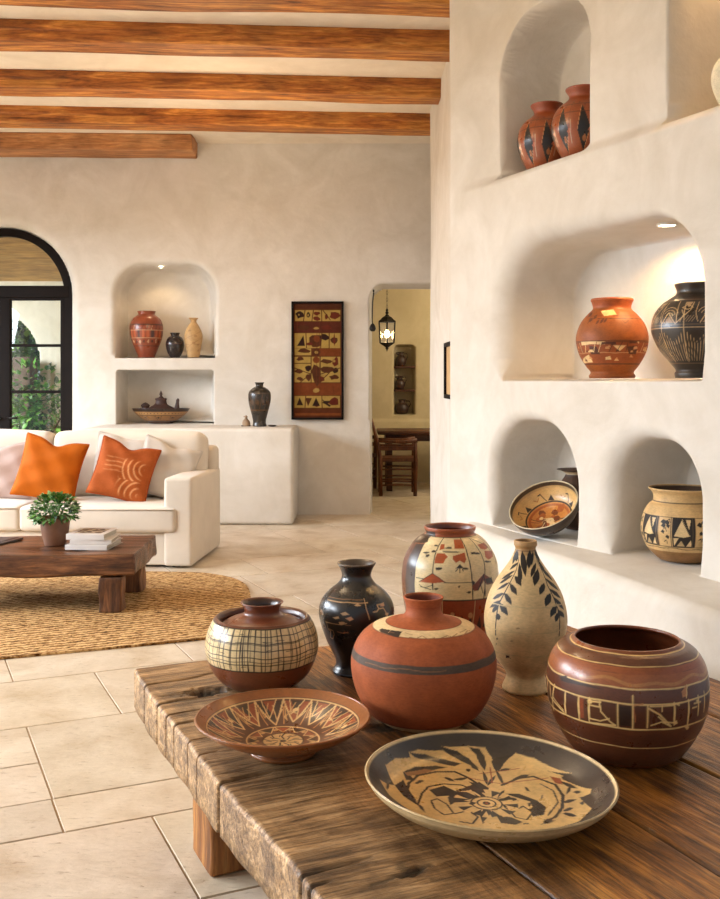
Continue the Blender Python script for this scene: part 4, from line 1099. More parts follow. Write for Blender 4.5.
# orange pot, middle niche
def paint_mid(c):
    c.base(C(152, 80, 32)); c.frame(560, 270, 4.5); k = C(70, 36, 24); cr = C(226, 188, 138)
    W = c.z2w
    c.ring(W(.07), W(.175), C(150, 74, 34))
    for z in (.173, .178): c.ring(W(z) - .001, W(z) + .0022, k)
    c.ring(W(.066), W(.070), k); c.ring(W(.12), W(.123), C(206, 150, 104), .001); c.ring(W(.285), W(.288), k, .001, -.5, 1.4); c.ring(W(.30), W(.303), C(126, 58, 30), .002)
    for pts in ([(95, 325), (160, 320), (165, 332), (98, 340)], [(240, 340), (298, 340), (268, 365)], [(105, 400), (130, 382), (148, 414), (108, 420)], [(165, 320), (205, 322), (200, 334), (168, 334)], [(205, 392), (225, 388), (230, 402), (205, 404)], [(185, 186), (240, 176), (255, 200), (200, 208)]): c.poly(pts, cr)
    for pts in ([(205, 320), (250, 322), (250, 334), (205, 334)], [(130, 340), (165, 345), (180, 380), (140, 378)], [(300, 345), (350, 340), (340, 380), (310, 378)], [(310, 318), (360, 316), (355, 330), (312, 332)]): c.poly(pts, C(86, 42, 26))
    rg = random.Random(6)
    for i in range(26):
        u = rg.uniform(-PI, PI) * c.R; w_ = rg.uniform(W(.075), W(.165)); r_ = rg.uniform(.008, .018)
        c.poly_uv([(u - r_, w_), (u + r_, w_ - .002), (u + rg.uniform(-.01, .01), w_ + r_)], rg.choice([cr, C(110, 52, 28), C(206, 140, 90)]))
    for i in range(40):
        u = rg.uniform(-PI, PI) * c.R; w_ = rg.uniform(W(.125), W(.172)); q = rg.uniform(.006, .016)
        c.poly_uv([(u - q, w_ - q * .5), (u + q, w_ - q * .4), (u + q * .6, w_ + q * .5), (u - q * .8, w_ + q * .4)], rg.choice([cr, C(86, 42, 26), C(120, 56, 30), C(206, 150, 100)]))
    for i in range(30):
        u = rg.uniform(-PI, PI) * c.R; c.seg_uv([(u, W(.125)), (u + rg.uniform(-.03, .03), W(.17))], .003, rg.choice([cr, k]))
    for p in ((130, 235), (150, 222), (128, 212), (180, 240), (160, 245), (195, 238)): c.leaf(p, (p[0] + 18, p[1] - 22), 6, C(96, 48, 30))
    c.line([(125, 240), (140, 210), (160, 205)], .003, C(100, 50, 30)); c.line([(280, 225), (292, 240), (310, 225)], .003, C(110, 54, 32))
    c.ring(W(.345), 9, C(170, 84, 40)); c.col[c.is_in] = C(90, 40, 22)
u, x, y = wallu(612, .17)
pot('orange_jar', 'glowing orange clay jar with a patterned cream and brown band in the lit middle niche', 'jar', x, y, SILL2 + .012, [(.108, 0), (.112, .012), (.104, .03), (.128, .062), (.16, .12), (.174, .18), (.170, .225), (.150, .275), (.118, .315), (.096, .336), (.092, .35), (.098, .372), (.103, .382), (.101, .39)], paint_mid, M['pot'], ns=320, nout=150, depth=.3)
# black pot with incised lines
def paint_black(c):
    c.base(C(46, 36, 30)); k = C(196, 160, 120); W = c.z2w; R = c.R
    c.ring(W(.213), W(.217), k); c.ring(W(.225), W(.2275), C(140, 110, 84)); c.ring(W(.335), W(.338), C(120, 90, 66)); c.ring(W(.062), W(.065), C(110, 84, 62))
    rg = random.Random(2); n = 88
    for i in range(n):
        u = -PI * R + i * 2 * PI * R / n; g = i % 8
        if g == 0: c.seg_uv([(u, W(.32)), (u, W(.07))], .0035, k)
        top = .205 - (.012 * g if g < 4 else .012 * (8 - g))
        c.seg_uv([(u, W(top)), (u + .004, W(.14)), (u + .008 * (g - 4) / 4, W(.075))], .0026, C(190, 154, 116))
    for i in range(7):
        u = -PI * R + i * 2 * PI * R / 7
        c.seg_uv([(u, W(.235)), (u + .06, W(.29)), (u + .075, W(.325))], .004, k); c.seg_uv([(u + .1, W(.235)), (u + .13, W(.28)), (u + .17, W(.23))], .004, k)
        c.seg_uv([(u + .02, W(.3)), (u + .045, W(.315)), (u + .07, W(.3)), (u + .045, W(.292)), (u + .02, W(.3))], .003, k)
        c.poly_uv([(u + .11, W(.236)), (u + .135, W(.265)), (u + .16, W(.236))], C(150, 120, 92)); c.seg_uv([(u + .015, W(.24)), (u + .03, W(.27)), (u + .02, W(.29))], .003, k)
        for q in range(4): c.seg_uv([(u + .03 + q * .012, W(.24)), (u + .05 + q * .012, W(.265))], .0022, C(160, 128, 96))
        for q in range(3):
            rr_ = .018 + .014 * q; c.seg_uv([(u + .135 + rr_ * math.cos(t_), W(.262) + rr_ * math.sin(t_)) for t_ in np.linspace(.3, 2.7, 9)], .0026, k)
        c.poly_uv([(u + .03, W(.325)), (u + .05, W(.30)), (u + .07, W(.325))], C(170, 136, 102)); c.seg_uv([(u, W(.235)), (u - .004, W(.33))], .0034, k)
        c.seg_uv([(u + .09, W(.24)), (u + .082, W(.28)), (u + .1, W(.325))], .003, k)
    c.col[c.is_in] = C(24, 18, 16)
u, x, y = wallu(697, .17)
pot('incised_jar', 'black jar covered in fine cream incised lines in the lit middle niche', 'jar', x, y, SILL2 + .012, [(.092, 0), (.095, .02), (.09, .035), (.115, .068), (.16, .125), (.188, .185), (.194, .225), (.183, .28), (.15, .325), (.112, .352), (.09, .368), (.086, .384), (.095, .408), (.096, .414)], paint_black, clay('black_burnished_clay', .3, .08, .5, .2, .3), ns=360, nout=160)
# tilted painted bowl (lower left niche)
def paint_tilt(c):
    c.base(C(64, 46, 36)); k = C(44, 30, 24); t = C(216, 172, 112); o = C(168, 86, 34)
    rg = random.Random(21)
    c.ring(c.z2w(.035), c.z2w(.038), C(150, 120, 90)); c.ring(c.z2w(.075), c.z2w(.078), C(150, 120, 90))
    for i in range(70):
        u = rg.uniform(-PI, PI) * c.R; c.blob_uv(u, rg.uniform(c.z2w(.02), c.z2w(.10)), .008, .004, rg.choice([C(110, 84, 64), C(30, 22, 20)]), rng=rg)
    c.U, c.W = c.P[:, 0].copy(), c.P[:, 1].copy(); c.mask = c.is_in.copy()
    P = lambda a, r: (r * math.cos(a), r * math.sin(a))
    c.ringr(0, .2, t); c.ringr(.176, .2, C(74, 62, 54)); c.ringr(.172, .176, C(200, 160, 110))
    c.ringr(.118, .126, k); c.ringr(.0, .118, C(200, 128, 62)); c.ringr(.10, .112, o); 
    for i in range(6):
        a = i * 1.05 + .3; c.poly_uv([P(a, .128), P(a + .14, .152), P(a + .3, .13)], k); c.seg_uv([P(a + .35, .13), P(a + .5, .16), P(a + .6, .158)], .004, k); c.seg_uv([P(a + .6, .15), P(a + .7, .14), P(a + .8, .15)], .003, o)
    for i in range(16):
        a = rg.uniform(0, 6.28); r_ = rg.uniform(.02, .095); p = P(a, r_); s = rg.uniform(.01, .026)
        c.poly_uv([(p[0] + s * math.cos(q + rg.uniform(-.4, .4)), p[1] + s * math.sin(q)) for q in np.linspace(0, 5.2, 6)], rg.choice([o, C(120, 58, 28), k, C(226, 190, 140), o]))
    for i in range(9):
        a = rg.uniform(0, 6.28); c.seg_uv([P(a, .03), P(a + .5, .06), P(a + .4, .1)], .004, rg.choice([k, C(236, 206, 160), C(110, 50, 24)]))
    c.ringr(0.0, .02, C(232, 196, 150))
    c.mask[:] = True
    rw = c.row; m_ = (c.P[:, 2] > .1285); c.col[m_] = C(206, 190, 166)
u, x, y = wallu(551, .10)
tilt = pot('tilted_bowl', 'deep painted bowl tipped up in the lower left niche, showing its orange inside', 'bowl', x, y, LEDGE + .06, [(.07, 0), (.10, .008), (.15, .045), (.178, .09), (.187, .13)], paint_tilt, M['pot_gloss'],
           inside=[(.181, .131), (.172, .095), (.14, .052), (.09, .025), (.04, .016), (.002, .015)], thick=.007, ns=320, nout=110)
Rm = Matrix.Rotation(math.radians(-14), 3, 'Z') @ Matrix.Rotation(math.radians(34), 3, 'X') @ Matrix.Rotation(math.radians(-16), 3, 'Y')
tilt.rotation_euler = (Rm).to_euler()
cc = np.array([v.co for v in tilt.data.vertices]); zmin = (cc @ np.array(Rm).T)[:, 2].min(); tilt.location.z = LEDGE + .007 - zmin
# dark jar standing behind the bowl
u, x, y = wallu(577, .30)
pot('shouldered_jar', 'dark brown jar with a flat flared lip standing behind the tipped painted bowl', 'jar', x, y, LEDGE + .014, [(.06, 0), (.08, .03), (.1, .1), (.105, .16), (.09, .24), (.066, .28), (.062, .298), (.085, .312), (.108, .318)],
    lambda c: (c.base(C(74, 50, 38)), c.ring(c.z2w(.295), c.z2w(.31), C(196, 170, 140)), c.ring(c.z2w(.1), c.z2w(.105), C(150, 110, 80))), M['pot'], ns=160, nout=90)
# geometric pot (lower right niche)
def paint_geo(c):
    c.base(C(208, 170, 122)); c.frame(600, 430, 5.29); k = C(36, 28, 26); W = c.z2w; cr = C(222, 190, 146)
    a, b = W(.08), W(.205)
    c.ring(a - .003, a, k); c.ring(b, b + .003, k); c.ring(a - .012, a - .009, k, .002); c.ring(W(.262), W(.265), k); c.ring(-1, W(.055), C(150, 108, 68)); 
    R = c.R; n = 7
    for i in range(n):
        u0 = -PI * R + i * 2 * PI * R / n + .035; u1 = u0 + 2 * PI * R / n; m = u0 + (u1 - u0) * .62
        c.poly_uv([(u0, a), (u0, b), (m, b), (m, a)], k)
        c.poly_uv([(u0 + .01, a + .05), (u0 + .045, b - .004), (u0 + .078, a + .052), (u0 + .05, a + .045)], cr); c.seg_uv([(u0 + .045, b - .01), (u0 + .075, a + .056)], .003, k)
        c.poly_uv([(u0 + .06, b - .006), (m - .02, b - .006), (m - .03, b - .05)], cr); c.poly_uv([(u0 + .062, a + .004), (m - .018, a + .004), (u0 + .082, a + .036)], cr)
        c.poly_uv([(u0 + .008, a + .005), (u0 + .03, a + .042), (u0 + .006, a + .04)], cr); c.poly_uv([(u0 + .02, a + .004), (u0 + .055, a + .004), (u0 + .04, a + .03)], C(190, 160, 120))
        c.seg_uv([(m, a), (m, b)], .004, C(190, 150, 108)); c.seg_uv([(m - .012, a), (m - .012, b)], .002, C(120, 96, 74))
        rg = random.Random(i % 2)
        for q in range(8):
            x0 = rg.uniform(m + .012, u1 - .012); y0 = rg.uniform(a + .012, b - .012); s = rg.uniform(.006, .014)
            c.poly_uv([(x0 - s, y0), (x0, y0 + s), (x0 + s, y0 + s * .4), (x0 + s * .6, y0 - s), (x0 - s * .2, y0 - s * .5)], k)
        for q in range(5):
            x0 = rg.uniform(m + .01, u1 - .02); y0 = rg.uniform(a + .01, b - .01); c.seg_uv([(x0, y0), (x0 + .012, y0 + .008), (x0 + .015, y0 - .008)], .003, k)
        c.seg_uv([(u1 - .004, a), (u1 - .004, b)], .005, k)
    c.col[c.is_in] = C(60, 42, 32)
u, x, y = wallu(683, .17)
pot('geometric_pot', 'round cream pot with black geometric panels in the lower right niche', 'pot', x, y, LEDGE + .012, [(.10, 0), (.125, .02), (.16, .06), (.181, .12), (.183, .155), (.172, .205), (.15, .245), (.134, .258), (.128, .275), (.133, .298), (.148, .315), (.149, .32)], paint_geo, M['pot'], ns=360, nout=150, depth=.24)
# recessed lamp in the middle niche
u, x, y = wallu(667, .20)
zc = 2.113
dl = thing('downlight', 'small round recessed spotlight in the ceiling of the middle niche', 'lamp', (x, y, zc))
v = revolve([(.036, .012), (.038, 0), (.046, -.003), (.048, .003), (.045, .012)], 32); mk('trim_ring', *v, M['rim_white'], dl)
v = revolve([(.001, .001), (.036, .001), (.036, .006), (.001, .006)], 32); mk('lens', *v, M['down'], dl)
def spot_l(name, loc, target, e, c, deg, blend=.6, r=.03):
    l = bpy.data.lights.new(name, 'SPOT'); l.energy = e; l.color = c; l.spot_size = math.radians(deg); l.spot_blend = blend; l.shadow_soft_size = r
    o = bpy.data.objects.new(name, l); COL.objects.link(o); o.location = loc; return aim(o, target)
uu, xx, yy = wallu(668, .27)
spot_l('niche_lamp', (xx, yy, zc - .03), (xx - .02, yy + .06, 1.4), 23, (1.0, .62, .28), 158, .6)
u2, x2, y2 = wallu(716, .28)
spot_l('upper_niche_lamp', (x2, y2, 3.62), (x2 + .1, y2 + .05, 2.6), 42, (1.0, .58, .22), 140, .6)
# ================================================================== SOFA
SR = math.radians(0.0)
sx_r, sy_f = -1.20, 7.50           # right front corner of the arm on the floor
SW, SD = 2.62, .97
sofa = thing('sofa', 'long cream linen sofa with wide square arms in front of the arched door', 'sofa', (sx_r - SW / 2, sy_f + SD / 2, 0), math.radians(-4.5))
def sp(name, V, mat=None): return mk(name, V[0], V[1], mat or M['sofa'], sofa)
hx, hy = SW / 2, SD / 2
sp('base', rbox(SW - .40, SD - .06, .25, .015, 8, (0, .006, 0), (0, .0, .145)))
for s in (1, -1):
    sp('arm', rbox(.215, SD, .655, .026, 10, (.006, .006, .008), (s * (hx - .1075), 0, .345), .0))
sp('back_frame', rbox(SW - .01, .20, .84, .05, 10, (0, .01, .01), (0, hy - .10, .44)))
for i, s in enumerate((1, -1)):
    x0, x1 = (.0, hx - .235) if s > 0 else (-(hx - .235), 0)
    # seat cushion with a front nose that passes in front of the arm
    v = rbox(x1 - x0 + .12, .80, .185, .035, 12, (.01, .012, .022), ((x0 + x1) / 2 + s * .058, -hy + .365, .362))
    sc_ = sp('seat_cushion', v)
    pc = tube([(x0 + .03, -hy - .034, .438), ((x0 + x1) / 2 + s * .027, -hy - .046, .44), (x1 + (.10 if s > 0 else -.0) , -hy - .034, .438)], .006, 6); mk('piping', pc[0], pc[1], M['sofa'], sc_)
    v = rbox(x1 - x0 + .17, .24, .52, .07, 14, (.01, .05, .025), (0, 0, 0))
    v = xf(v, ((x0 + x1) / 2 + s * .09, hy - .285, .715), (math.radians(-10), 0, 0)); sp('back_cushion', v)
for s in (1, -1):
    for q in (1, -1):
        sp('foot', rbox(.06, .06, .06, .008, 3, cen=(s * (hx - .14), q * (hy - .1), .03)), M['iron'])

# throw pillows
def pillow_mesh(sz, th, n=26, seed=0, sag=.0):
    t = np.linspace(-1, 1, n); U_, V_ = np.meshgrid(t, t)
    pin = 1 - .075 * (1 - U_ ** 2) * np.abs(V_) ** 3; pin2 = 1 - .075 * (1 - V_ ** 2) * np.abs(U_) ** 3
    X = U_ * sz / 2 * pin2; Zz = V_ * sz / 2 * pin
    h = th / 2 * (np.clip(1 - U_ ** 2, 0, 1) * np.clip(1 - V_ ** 2, 0, 1)) ** .42
    cor = np.abs(U_ * V_) ** 4
    rr = np.sin(U_ * 7 + V_ * 5 + seed) * .006 * (1 - cor) + np.sin(V_ * 9 - U_ * 4 + seed * 2) * .004
    top_dent = sag * np.exp(-(U_ / .35) ** 2) * np.clip(V_, 0, 1) ** 2
    Zz = Zz - top_dent
    f = np.stack([X, -h + rr * (h > .01), Zz], -1).reshape(-1, 3); b = np.stack([X, h, Zz], -1).reshape(-1, 3)
    V = np.concatenate([f, b]); F = [gridF(n, n), gridF(n, n, flip=True) + n * n]
    return V, F, U_.ravel(), V_.ravel()
NP = 72
def pillow(label, loc, rot, sz, th, mat, seed=0, sag=.03, col=None, group=None):
    V, F, u, v_ = pillow_mesh(sz, th, NP, seed, sag)
    o = mk('throw_pillow', V, F, mat, None, loc, 0, True, col(u, v_) if col else None)
    o.rotation_euler = rot; tag(o, label, 'pillow', group)
    n = NP; e = [V[i] for i in list(range(n)) + [n * k + n - 1 for k in range(1, n)] + [n * (n - 1) + k for k in range(n - 2, -1, -1)] + [n * k for k in range(n - 2, 0, -1)]]
    tv = tube(e + [e[0]], .007, 5, False); mk('piping', tv[0], tv[1], mat if col is None else M['rust'], o)
    return o
M['rust'] = plain('rust_velvet', C4(160, 76, 34), .8, .12, 8, .2, 300, spec=.15)
M['rust_pattern'] = clay('patterned_velvet', .85, .15, .2, .15)
def pat(u, v_):
    u2 = np.concatenate([u, u]); w2 = np.concatenate([v_, v_]); c = np.tile(C(164, 80, 36), (len(u2), 1))
    r1 = np.hypot(u2 - .75, (w2 - .15) * 1.1); r2 = np.hypot(u2 - .7, w2 + .75)
    ln = lambda f: np.clip((np.sin(f) - .35) / .5, 0, 1)
    m = np.clip((u2 + .12) / .12, 0, 1) * np.clip((.72 - u2) / .15, 0, 1) * np.clip((.45 - w2) / .12, 0, 1)
    g = np.where(w2 > -.3, ln(r1 * 34), ln(r2 * 32)) * m * np.clip((w2 + .95) / .2, 0, 1)
    m2 = np.clip((.0 - u2) / .1, 0, 1) * np.clip((u2 + .7) / .1, 0, 1) * np.clip((.3 - np.abs(w2 - .12)) / .1, 0, 1)
    g2 = ln(w2 * 40 + np.sin(u2 * 8)) * m2 * .5
    c += (C(226, 158, 108) - c) * np.clip(g * .8 + g2, 0, 1)[:, None]; return c
def pl(px, py, Y): return tuple(at(px, py, Y))
pillow('bright orange velvet throw pillow on the left half of the cream sofa', pl(50, 469, 7.76), (math.radians(-16), math.radians(11), 0), .49, .17, M['orange'], 1, .05)
pillow('rust orange throw pillow with pale curved stripes on the right half of the sofa', pl(124, 471, 7.72), (math.radians(-16), math.radians(15), math.radians(4)), .455, .16, M['rust_pattern'], 2, .045, pat)
pillow('pale grey linen throw pillow leaning beside the right sofa arm', pl(166, 470, 7.90), (math.radians(-18), math.radians(18), math.radians(8)), .46, .15, M['white_fabric'], 3, .03)
pillow('cream linen throw pillow half hidden behind the rust orange striped pillow', pl(124, 466, 7.97), (math.radians(-14), math.radians(8), 0), .50, .13, M['white_fabric'], 4, .02)
pillow('mauve linen throw pillow half hidden behind the bright orange pillow', pl(2, 472, 7.92), (math.radians(-14), math.radians(-3), 0), .47, .14, M['mauve'], 5, .02)

# ================================================================== RUG
outl = [(-3.9, 4.18), (-1.8, 5.0), (-.95, 5.335), (-.74, 5.47), (-.66, 5.75), (-.70, 6.4), (-.80, 6.85), (-1.0, 7.12), (-1.35, 7.24), (-2.6, 7.26), (-3.9, 7.26)]
oc, _ = catmull(outl[1:10], 90)
pts = [outl[0]] + [tuple(p) for p in oc] + [outl[-1]]
n = len(pts); rx, ry = -2.2, 6.2
V = np.array([(x - rx, y - ry, z) for z in (.001, .013) for x, y in pts])
c_, s_ = math.cos(-YAW + PI / 2), math.sin(-YAW + PI / 2)
V = np.stack([V[:, 0] * c_ - V[:, 1] * s_, V[:, 0] * s_ + V[:, 1] * c_, V[:, 2]], 1)
rug = mk('jute_rug', V, [np.arange(n)[::-1].reshape(1, -1), (np.arange(n) + n).reshape(1, -1), np.array([[i, (i + 1) % n, n + (i + 1) % n, n + i] for i in range(n)])], M['jute'], None, (rx, ry, 0), -(-YAW + PI / 2), False)
tag(rug, 'golden brown braided jute rug with rounded corners under the low coffee table', 'rug')

# ================================================================== COFFEE TABLE
cz = .363; ct = thing('coffee_table', 'low heavy dark wooden coffee table with rough block legs on the jute rug', 'table', (-2.03, 6.30, .013), math.radians(1.5))
v = rbox(1.36, .74, .135, .016, 26, noise_amp=.015, nscale=7, seed=2.2); v = (v[0] + np.array([0, 0, cz - .0675 - .013]), v[1])
v[0][:, 2] = np.minimum(v[0][:, 2], cz - .013)
for yy in (-.13, .12):
    g = np.exp(-((v[0][:, 1] - yy) / .012) ** 2) * (v[0][:, 2] > cz - .05); v[0][:, 2] -= .006 * g
mk('table_top', *v, M['coffee_wood'], ct)
for (x, y, s) in ((.53, -.29, 1), (.54, .28, 2), (-.50, -.29, 3), (-.50, .28, 4)):
    v = rbox(.135, .14, cz - .135 - .016, .012, 10, noise_amp=.01, nscale=10, seed=s * 3.0); v = (v[0] + np.array([x, y, (cz - .15) / 2 - .002]), v[1])
    v[0][:, 2] = np.clip(v[0][:, 2], .001, None); mk('leg', *v, M['coffee_leg'], ct)

# potted plant
px, py = -1.915, 6.28
pp_ = thing('potted_plant', 'small bushy green plant in a brown stoneware pot on the coffee table', 'plant', (px, py, cz + .001))
out, _ = catmull([(.062, 0), (.066, .006), (.076, .05), (.086, .10), (.089, .135), (.092, .15), (.095, .17), (.094, .178)], 40)
pr = [(.001, .002), (.05, .001)] + [tuple(p) for p in out] + [(.086, .178), (.082, .15), (.001, .148)]
v = revolve(pr, 40); v[0][:, :2] += 0; mk('pot', *v, M['planter'], pp_)
v = revolve([(.001, .158), (.05, .156), (.083, .15)], 24); mk('soil', *v, M['soil'], pp_)
def leaf_cloud(n, center, rad, size, cols, rg, stems=True, zmin=-.3, droop=.2):
    mb_ = MB()
    for i in range(n):
        th = rg.uniform(0, 2 * PI); ph = math.acos(rg.uniform(zmin, 1)); rr = rg.uniform(.55, 1.0) ** .5
        dv = np.array([math.sin(ph) * math.cos(th), math.sin(ph) * math.sin(th), math.cos(ph)])
        p = np.array(center) + dv * np.array(rad) * rr
        dirn = dv + np.array([rg.uniform(-.6, .6), rg.uniform(-.6, .6), rg.uniform(-.5 - droop, .5)]); dirn /= np.linalg.norm(dirn)
        side = np.cross(dirn, [rg.uniform(-.4, .4), rg.uniform(-.4, .4), 1]); side /= np.linalg.norm(side) + 1e-6; nn = np.cross(side, dirn)
        s = size * rg.uniform(.7, 1.25); wd = s * .30
        V = [p, p + dirn * s * .3 + side * wd + nn * s * .06, p + dirn * s * .3, p + dirn * s * .3 - side * wd + nn * s * .06, p + dirn * s * .7 + side * wd * .75 + nn * s * .02, p + dirn * s * .7 - nn * s * .05, p + dirn * s * .7 - side * wd * .75 + nn * s * .02, p + dirn * s - nn * s * .12]
        F = [np.array([[0, 2, 1], [0, 3, 2], [4, 5, 7], [5, 6, 7]]), np.array([[1, 2, 5, 4], [2, 3, 6, 5]])]
        c = cols[rg.randrange(len(cols))]; k = rg.uniform(.75, 1.2); mb_.add(V, F, np.array(c) * k)
    return mb_
rg = random.Random(11)
GREENS = [C(44, 92, 30), C(70, 124, 46), C(116, 164, 84), C(34, 74, 26), C(86, 130, 40), C(160, 196, 140)]
mbl = leaf_cloud(760, (0, 0, .205), (.14, .13, .115), .034, GREENS, rg, zmin=-.45); mbl.build('foliage', M['leaf'], pp_)
mbs = MB()
for i in range(18):
    t = rg.uniform(0, 2 * PI); r_ = rg.uniform(.03, .10); mbs.add(*tube([(rg.uniform(-.02, .02), rg.uniform(-.02, .02), .15), (r_ * .5 * math.cos(t), r_ * .5 * math.sin(t), .20), (r_ * math.cos(t), r_ * math.sin(t), .26)], .0025, 5))
mbs.build('stems', plain('stems', C4(70, 110, 44)), pp_)
# books
def book(w_, d_, h_, loc, rz, label, coverart=False, covmat=None):
    b = thing('book', label, 'book', loc, rz, 'books stacked on the coffee table')
    mk('pages', *rbox(w_ - .016, d_ - .016, h_ - .006, .002, 3, cen=(0, .0, h_ / 2)), M['paper'], b)
    mbx = MB(); mbx.add(*rbox(w_, d_, .003, .001, 3, cen=(0, 0, .0015))); mbx.add(*rbox(w_, d_, .003, .001, 3, cen=(0, 0, h_ - .0015))); mbx.add(*rbox(w_, .003, h_, .001, 3, cen=(0, -d_ / 2, h_ / 2)))
    cov = mbx.build('cover', covmat or M['cover'], b)
    if coverart:
        n = 36; u, v_ = np.meshgrid(np.linspace(-1, 1, n), np.linspace(-1, 1, n)); V = np.stack([u * w_ * .36, v_ * d_ * .36, np.full_like(u, h_ + .0006)], -1).reshape(-1, 3)
        f = np.sin(u * 5 + v_ * 3) + np.sin(v_ * 7 - u * 2 + 1) + .6 * np.sin(u * 11); col = np.where((f > .3).ravel()[:, None], C(112, 88, 76), np.where((f < -1).ravel()[:, None], C(72, 54, 48), C(186, 166, 152)))
        mk('cover_picture', V, gridF(n, n), M['paint'], cov, col=col)
    return b
bx, by = -1.655, 6.235
book(.262, .30, .030, (bx, by, cz + .001), math.radians(-5), 'white book at the bottom of the stack of three on the coffee table')
book(.252, .28, .028, (bx + .008, by + .006, cz + .0325), math.radians(1.5), 'white book in the middle of the stack of three on the coffee table')
book(.238, .27, .034, (bx - .012, by + .0, cz + .062), math.radians(-4.5), 'white book with a brown cover picture on top of the stack of three', True)
b = thing('notebook', 'thin dark closed notebook lying flat at the left end of the coffee table', 'notebook', (-2.33, 6.40, cz + .001), math.radians(-14))
mk('cover', *rbox(.22, .27, .012, .003, 4, cen=(0, 0, .006)), M['dark_item'], b); mk('strap', *rbox(.02, .272, .0135, .002, 3, cen=(.07, 0, .0065)), M['iron'], b)

# ================================================================== BACK WALL NICHE, COUNTER, PANEL
SM = dict(ns=128, nout=80)
def small(name, label, cat, px, half, ytop, ybot, Y, prof, paint, mat, group=None, base_z=None):
    Y = Y - (.05 if name == 'tan_bottle' else 0); p = at(px, ybot, Y); z0 = base_z if base_z is not None else p[2]; Hh = (H - (ytop - 380) / 1000 * Y) - z0
    return pot(name, label, cat, p[0], p[1], z0, scaled(prof, half * Y / 1000, Hh), paint, mat, **SM)
def p_redjar(c):
    c.base(C(136, 62, 36)); Hh = c.P[:, 2].max(); k = C(70, 34, 26); cr = C(190, 150, 118); W = lambda z: c.z2w(z * Hh)
    for z in (.25, .42, .58, .70): c.ring(W(z) - .004, W(z) + .004, cr if z in (.42, .58) else k)
    n = 22
    for i in range(n):
        u = -PI * c.R + i * 2 * PI * c.R / n; c.poly_uv([(u, W(.43)), (u + .028, W(.43)), (u + .028, W(.57)), (u, W(.57))], k if i % 3 == 0 else C(176, 84, 48))
        c.blob_uv(u + .02, W(.34), .012, .02, cr if i % 2 else k, jit=.5); c.seg_uv([(u, W(.60)), (u + .015, W(.69))], .006, cr if i % 4 == 0 else k)
    c.col[c.is_in] = C(60, 28, 20)
YN = 10.60
small('red_jar', 'tall reddish brown patterned jar on the upper shelf of the back wall niche', 'jar', 146.5, 16.5, 311.5, 357, YN, [(.50, 0), (.52, .04), (.66, .16), (.9, .38), (1.0, .58), (.97, .72), (.82, .84), (.58, .91), (.5, .935), (.52, .97), (.56, 1.0)], p_redjar, clay('glossy_red_clay', .3, .06, .5, .2, .3), base_z=1.637)
small('black_jar', 'small black round jar in the middle of the upper niche shelf', 'jar', 175, 9.2, 333, 357, YN, [(.5, 0), (.6, .06), (.85, .25), (1.0, .5), (.95, .66), (.72, .82), (.46, .88), (.44, .93), (.56, 1.0)], lambda c: (c.base(C(38, 30, 32)), c.ring(c.z2w(.14), c.z2w(.146), C(80, 44, 38))), clay('black_gloss', .25, .05, .5, .2, .4), base_z=1.637)
def p_tan(c):
    c.base(C(188, 150, 106)); rg = random.Random(3); Hh = c.P[:, 2].max()
    for i in range(26): c.seg_uv([(rg.uniform(-.35, .35), rg.uniform(.05, .3)), (rg.uniform(-.35, .35), rg.uniform(.05, .3))], .004, C(150, 110, 74)) if i % 4 == 0 else c.blob_uv(rg.uniform(-.3, .3), rg.uniform(.06, .3), .02, .012, C(160, 120, 84), rng=rg)
small('tan_bottle', 'slim tan bottle vase at the right end of the upper niche shelf', 'vase', 193.5, 9, 318, 357, YN, [(.62, 0), (.66, .03), (.78, .18), (1.0, .48), (.92, .64), (.6, .8), (.36, .88), (.33, .94), (.52, .985), (.54, 1.0)], p_tan, M['pot'], base_z=1.637)
# footed bowl with little figures, lower niche
def p_fig(c):
    c.base(C(150, 106, 66)); k = C(44, 26, 18); R = c.R
    c.ring(c.z2w(.125), 9, k); c.ring(c.z2w(.093), c.z2w(.118), C(176, 130, 84)); c.ring(-1, c.z2w(.03), C(70, 40, 24)); c.ring(c.z2w(.085), c.z2w(.089), k)
    for i in range(44): u = -PI * R + i * 2 * PI * R / 44; c.blob_uv(u, c.z2w(.106), .009, .007, k)
    for i in range(9):
        u = -PI * R + (i + .5) * 2 * PI * R / 9; c.blob_uv(u, c.z2w(.06), .016, .016, k); c.seg_uv([(u - .05, c.z2w(.088)), (u - .02, c.z2w(.04))], .006, k); c.seg_uv([(u + .05, c.z2w(.088)), (u + .02, c.z2w(.04))], .006, k)
    c.col[c.is_in] = C(40, 24, 18)
Yb = 10.61; xb = (161 - 360) / 1000 * Yb; zb = .943
fb = thing('figured_bowl', 'wide brown painted bowl with small dark figures on its rim, in the lower niche', 'bowl', (xb, Yb, zb))
o = pot('body', None, None, xb, Yb, zb, [(.12, 0), (.13, .012), (.17, .03), (.23, .07), (.28, .115), (.305, .155)], p_fig, M['pot_gloss'], ns=180, nout=70, inside=[(.295, .156), (.27, .13), (.2, .10), (.002, .10)]); adopt(o, fb)
fig = plain('dark_clay_figures', C4(58, 32, 22), .6, .2, 20)
v = revolve(catmull([(.001, .10), (.19, .115), (.13, .165), (.075, .195), (.06, .22), (.058, .245), (.064, .26), (.03, .27), (.012, .29), (.018, .305), (.006, .335), (.001, .345)], 60)[0], 40); mk('lid', *v, fig, fb)
for xx, hh, ww in ((-.165, .085, .048), (.165, .13, .03)):
    q = catmull([(.001, 0), (ww, .012), (ww * .8, hh * .35), (ww * (1.0 if xx < 0 else .6), hh * .62), (ww * .55, hh * .86), (.001, hh)], 30)[0]
    v = revolve(q, 20); v[0][:, 0] += v[0][:, 2] * (.12 if xx > 0 else 0); v = (v[0] + np.array([xx, 0, .135]), v[1]); mk('figure', *v, fig, fb)
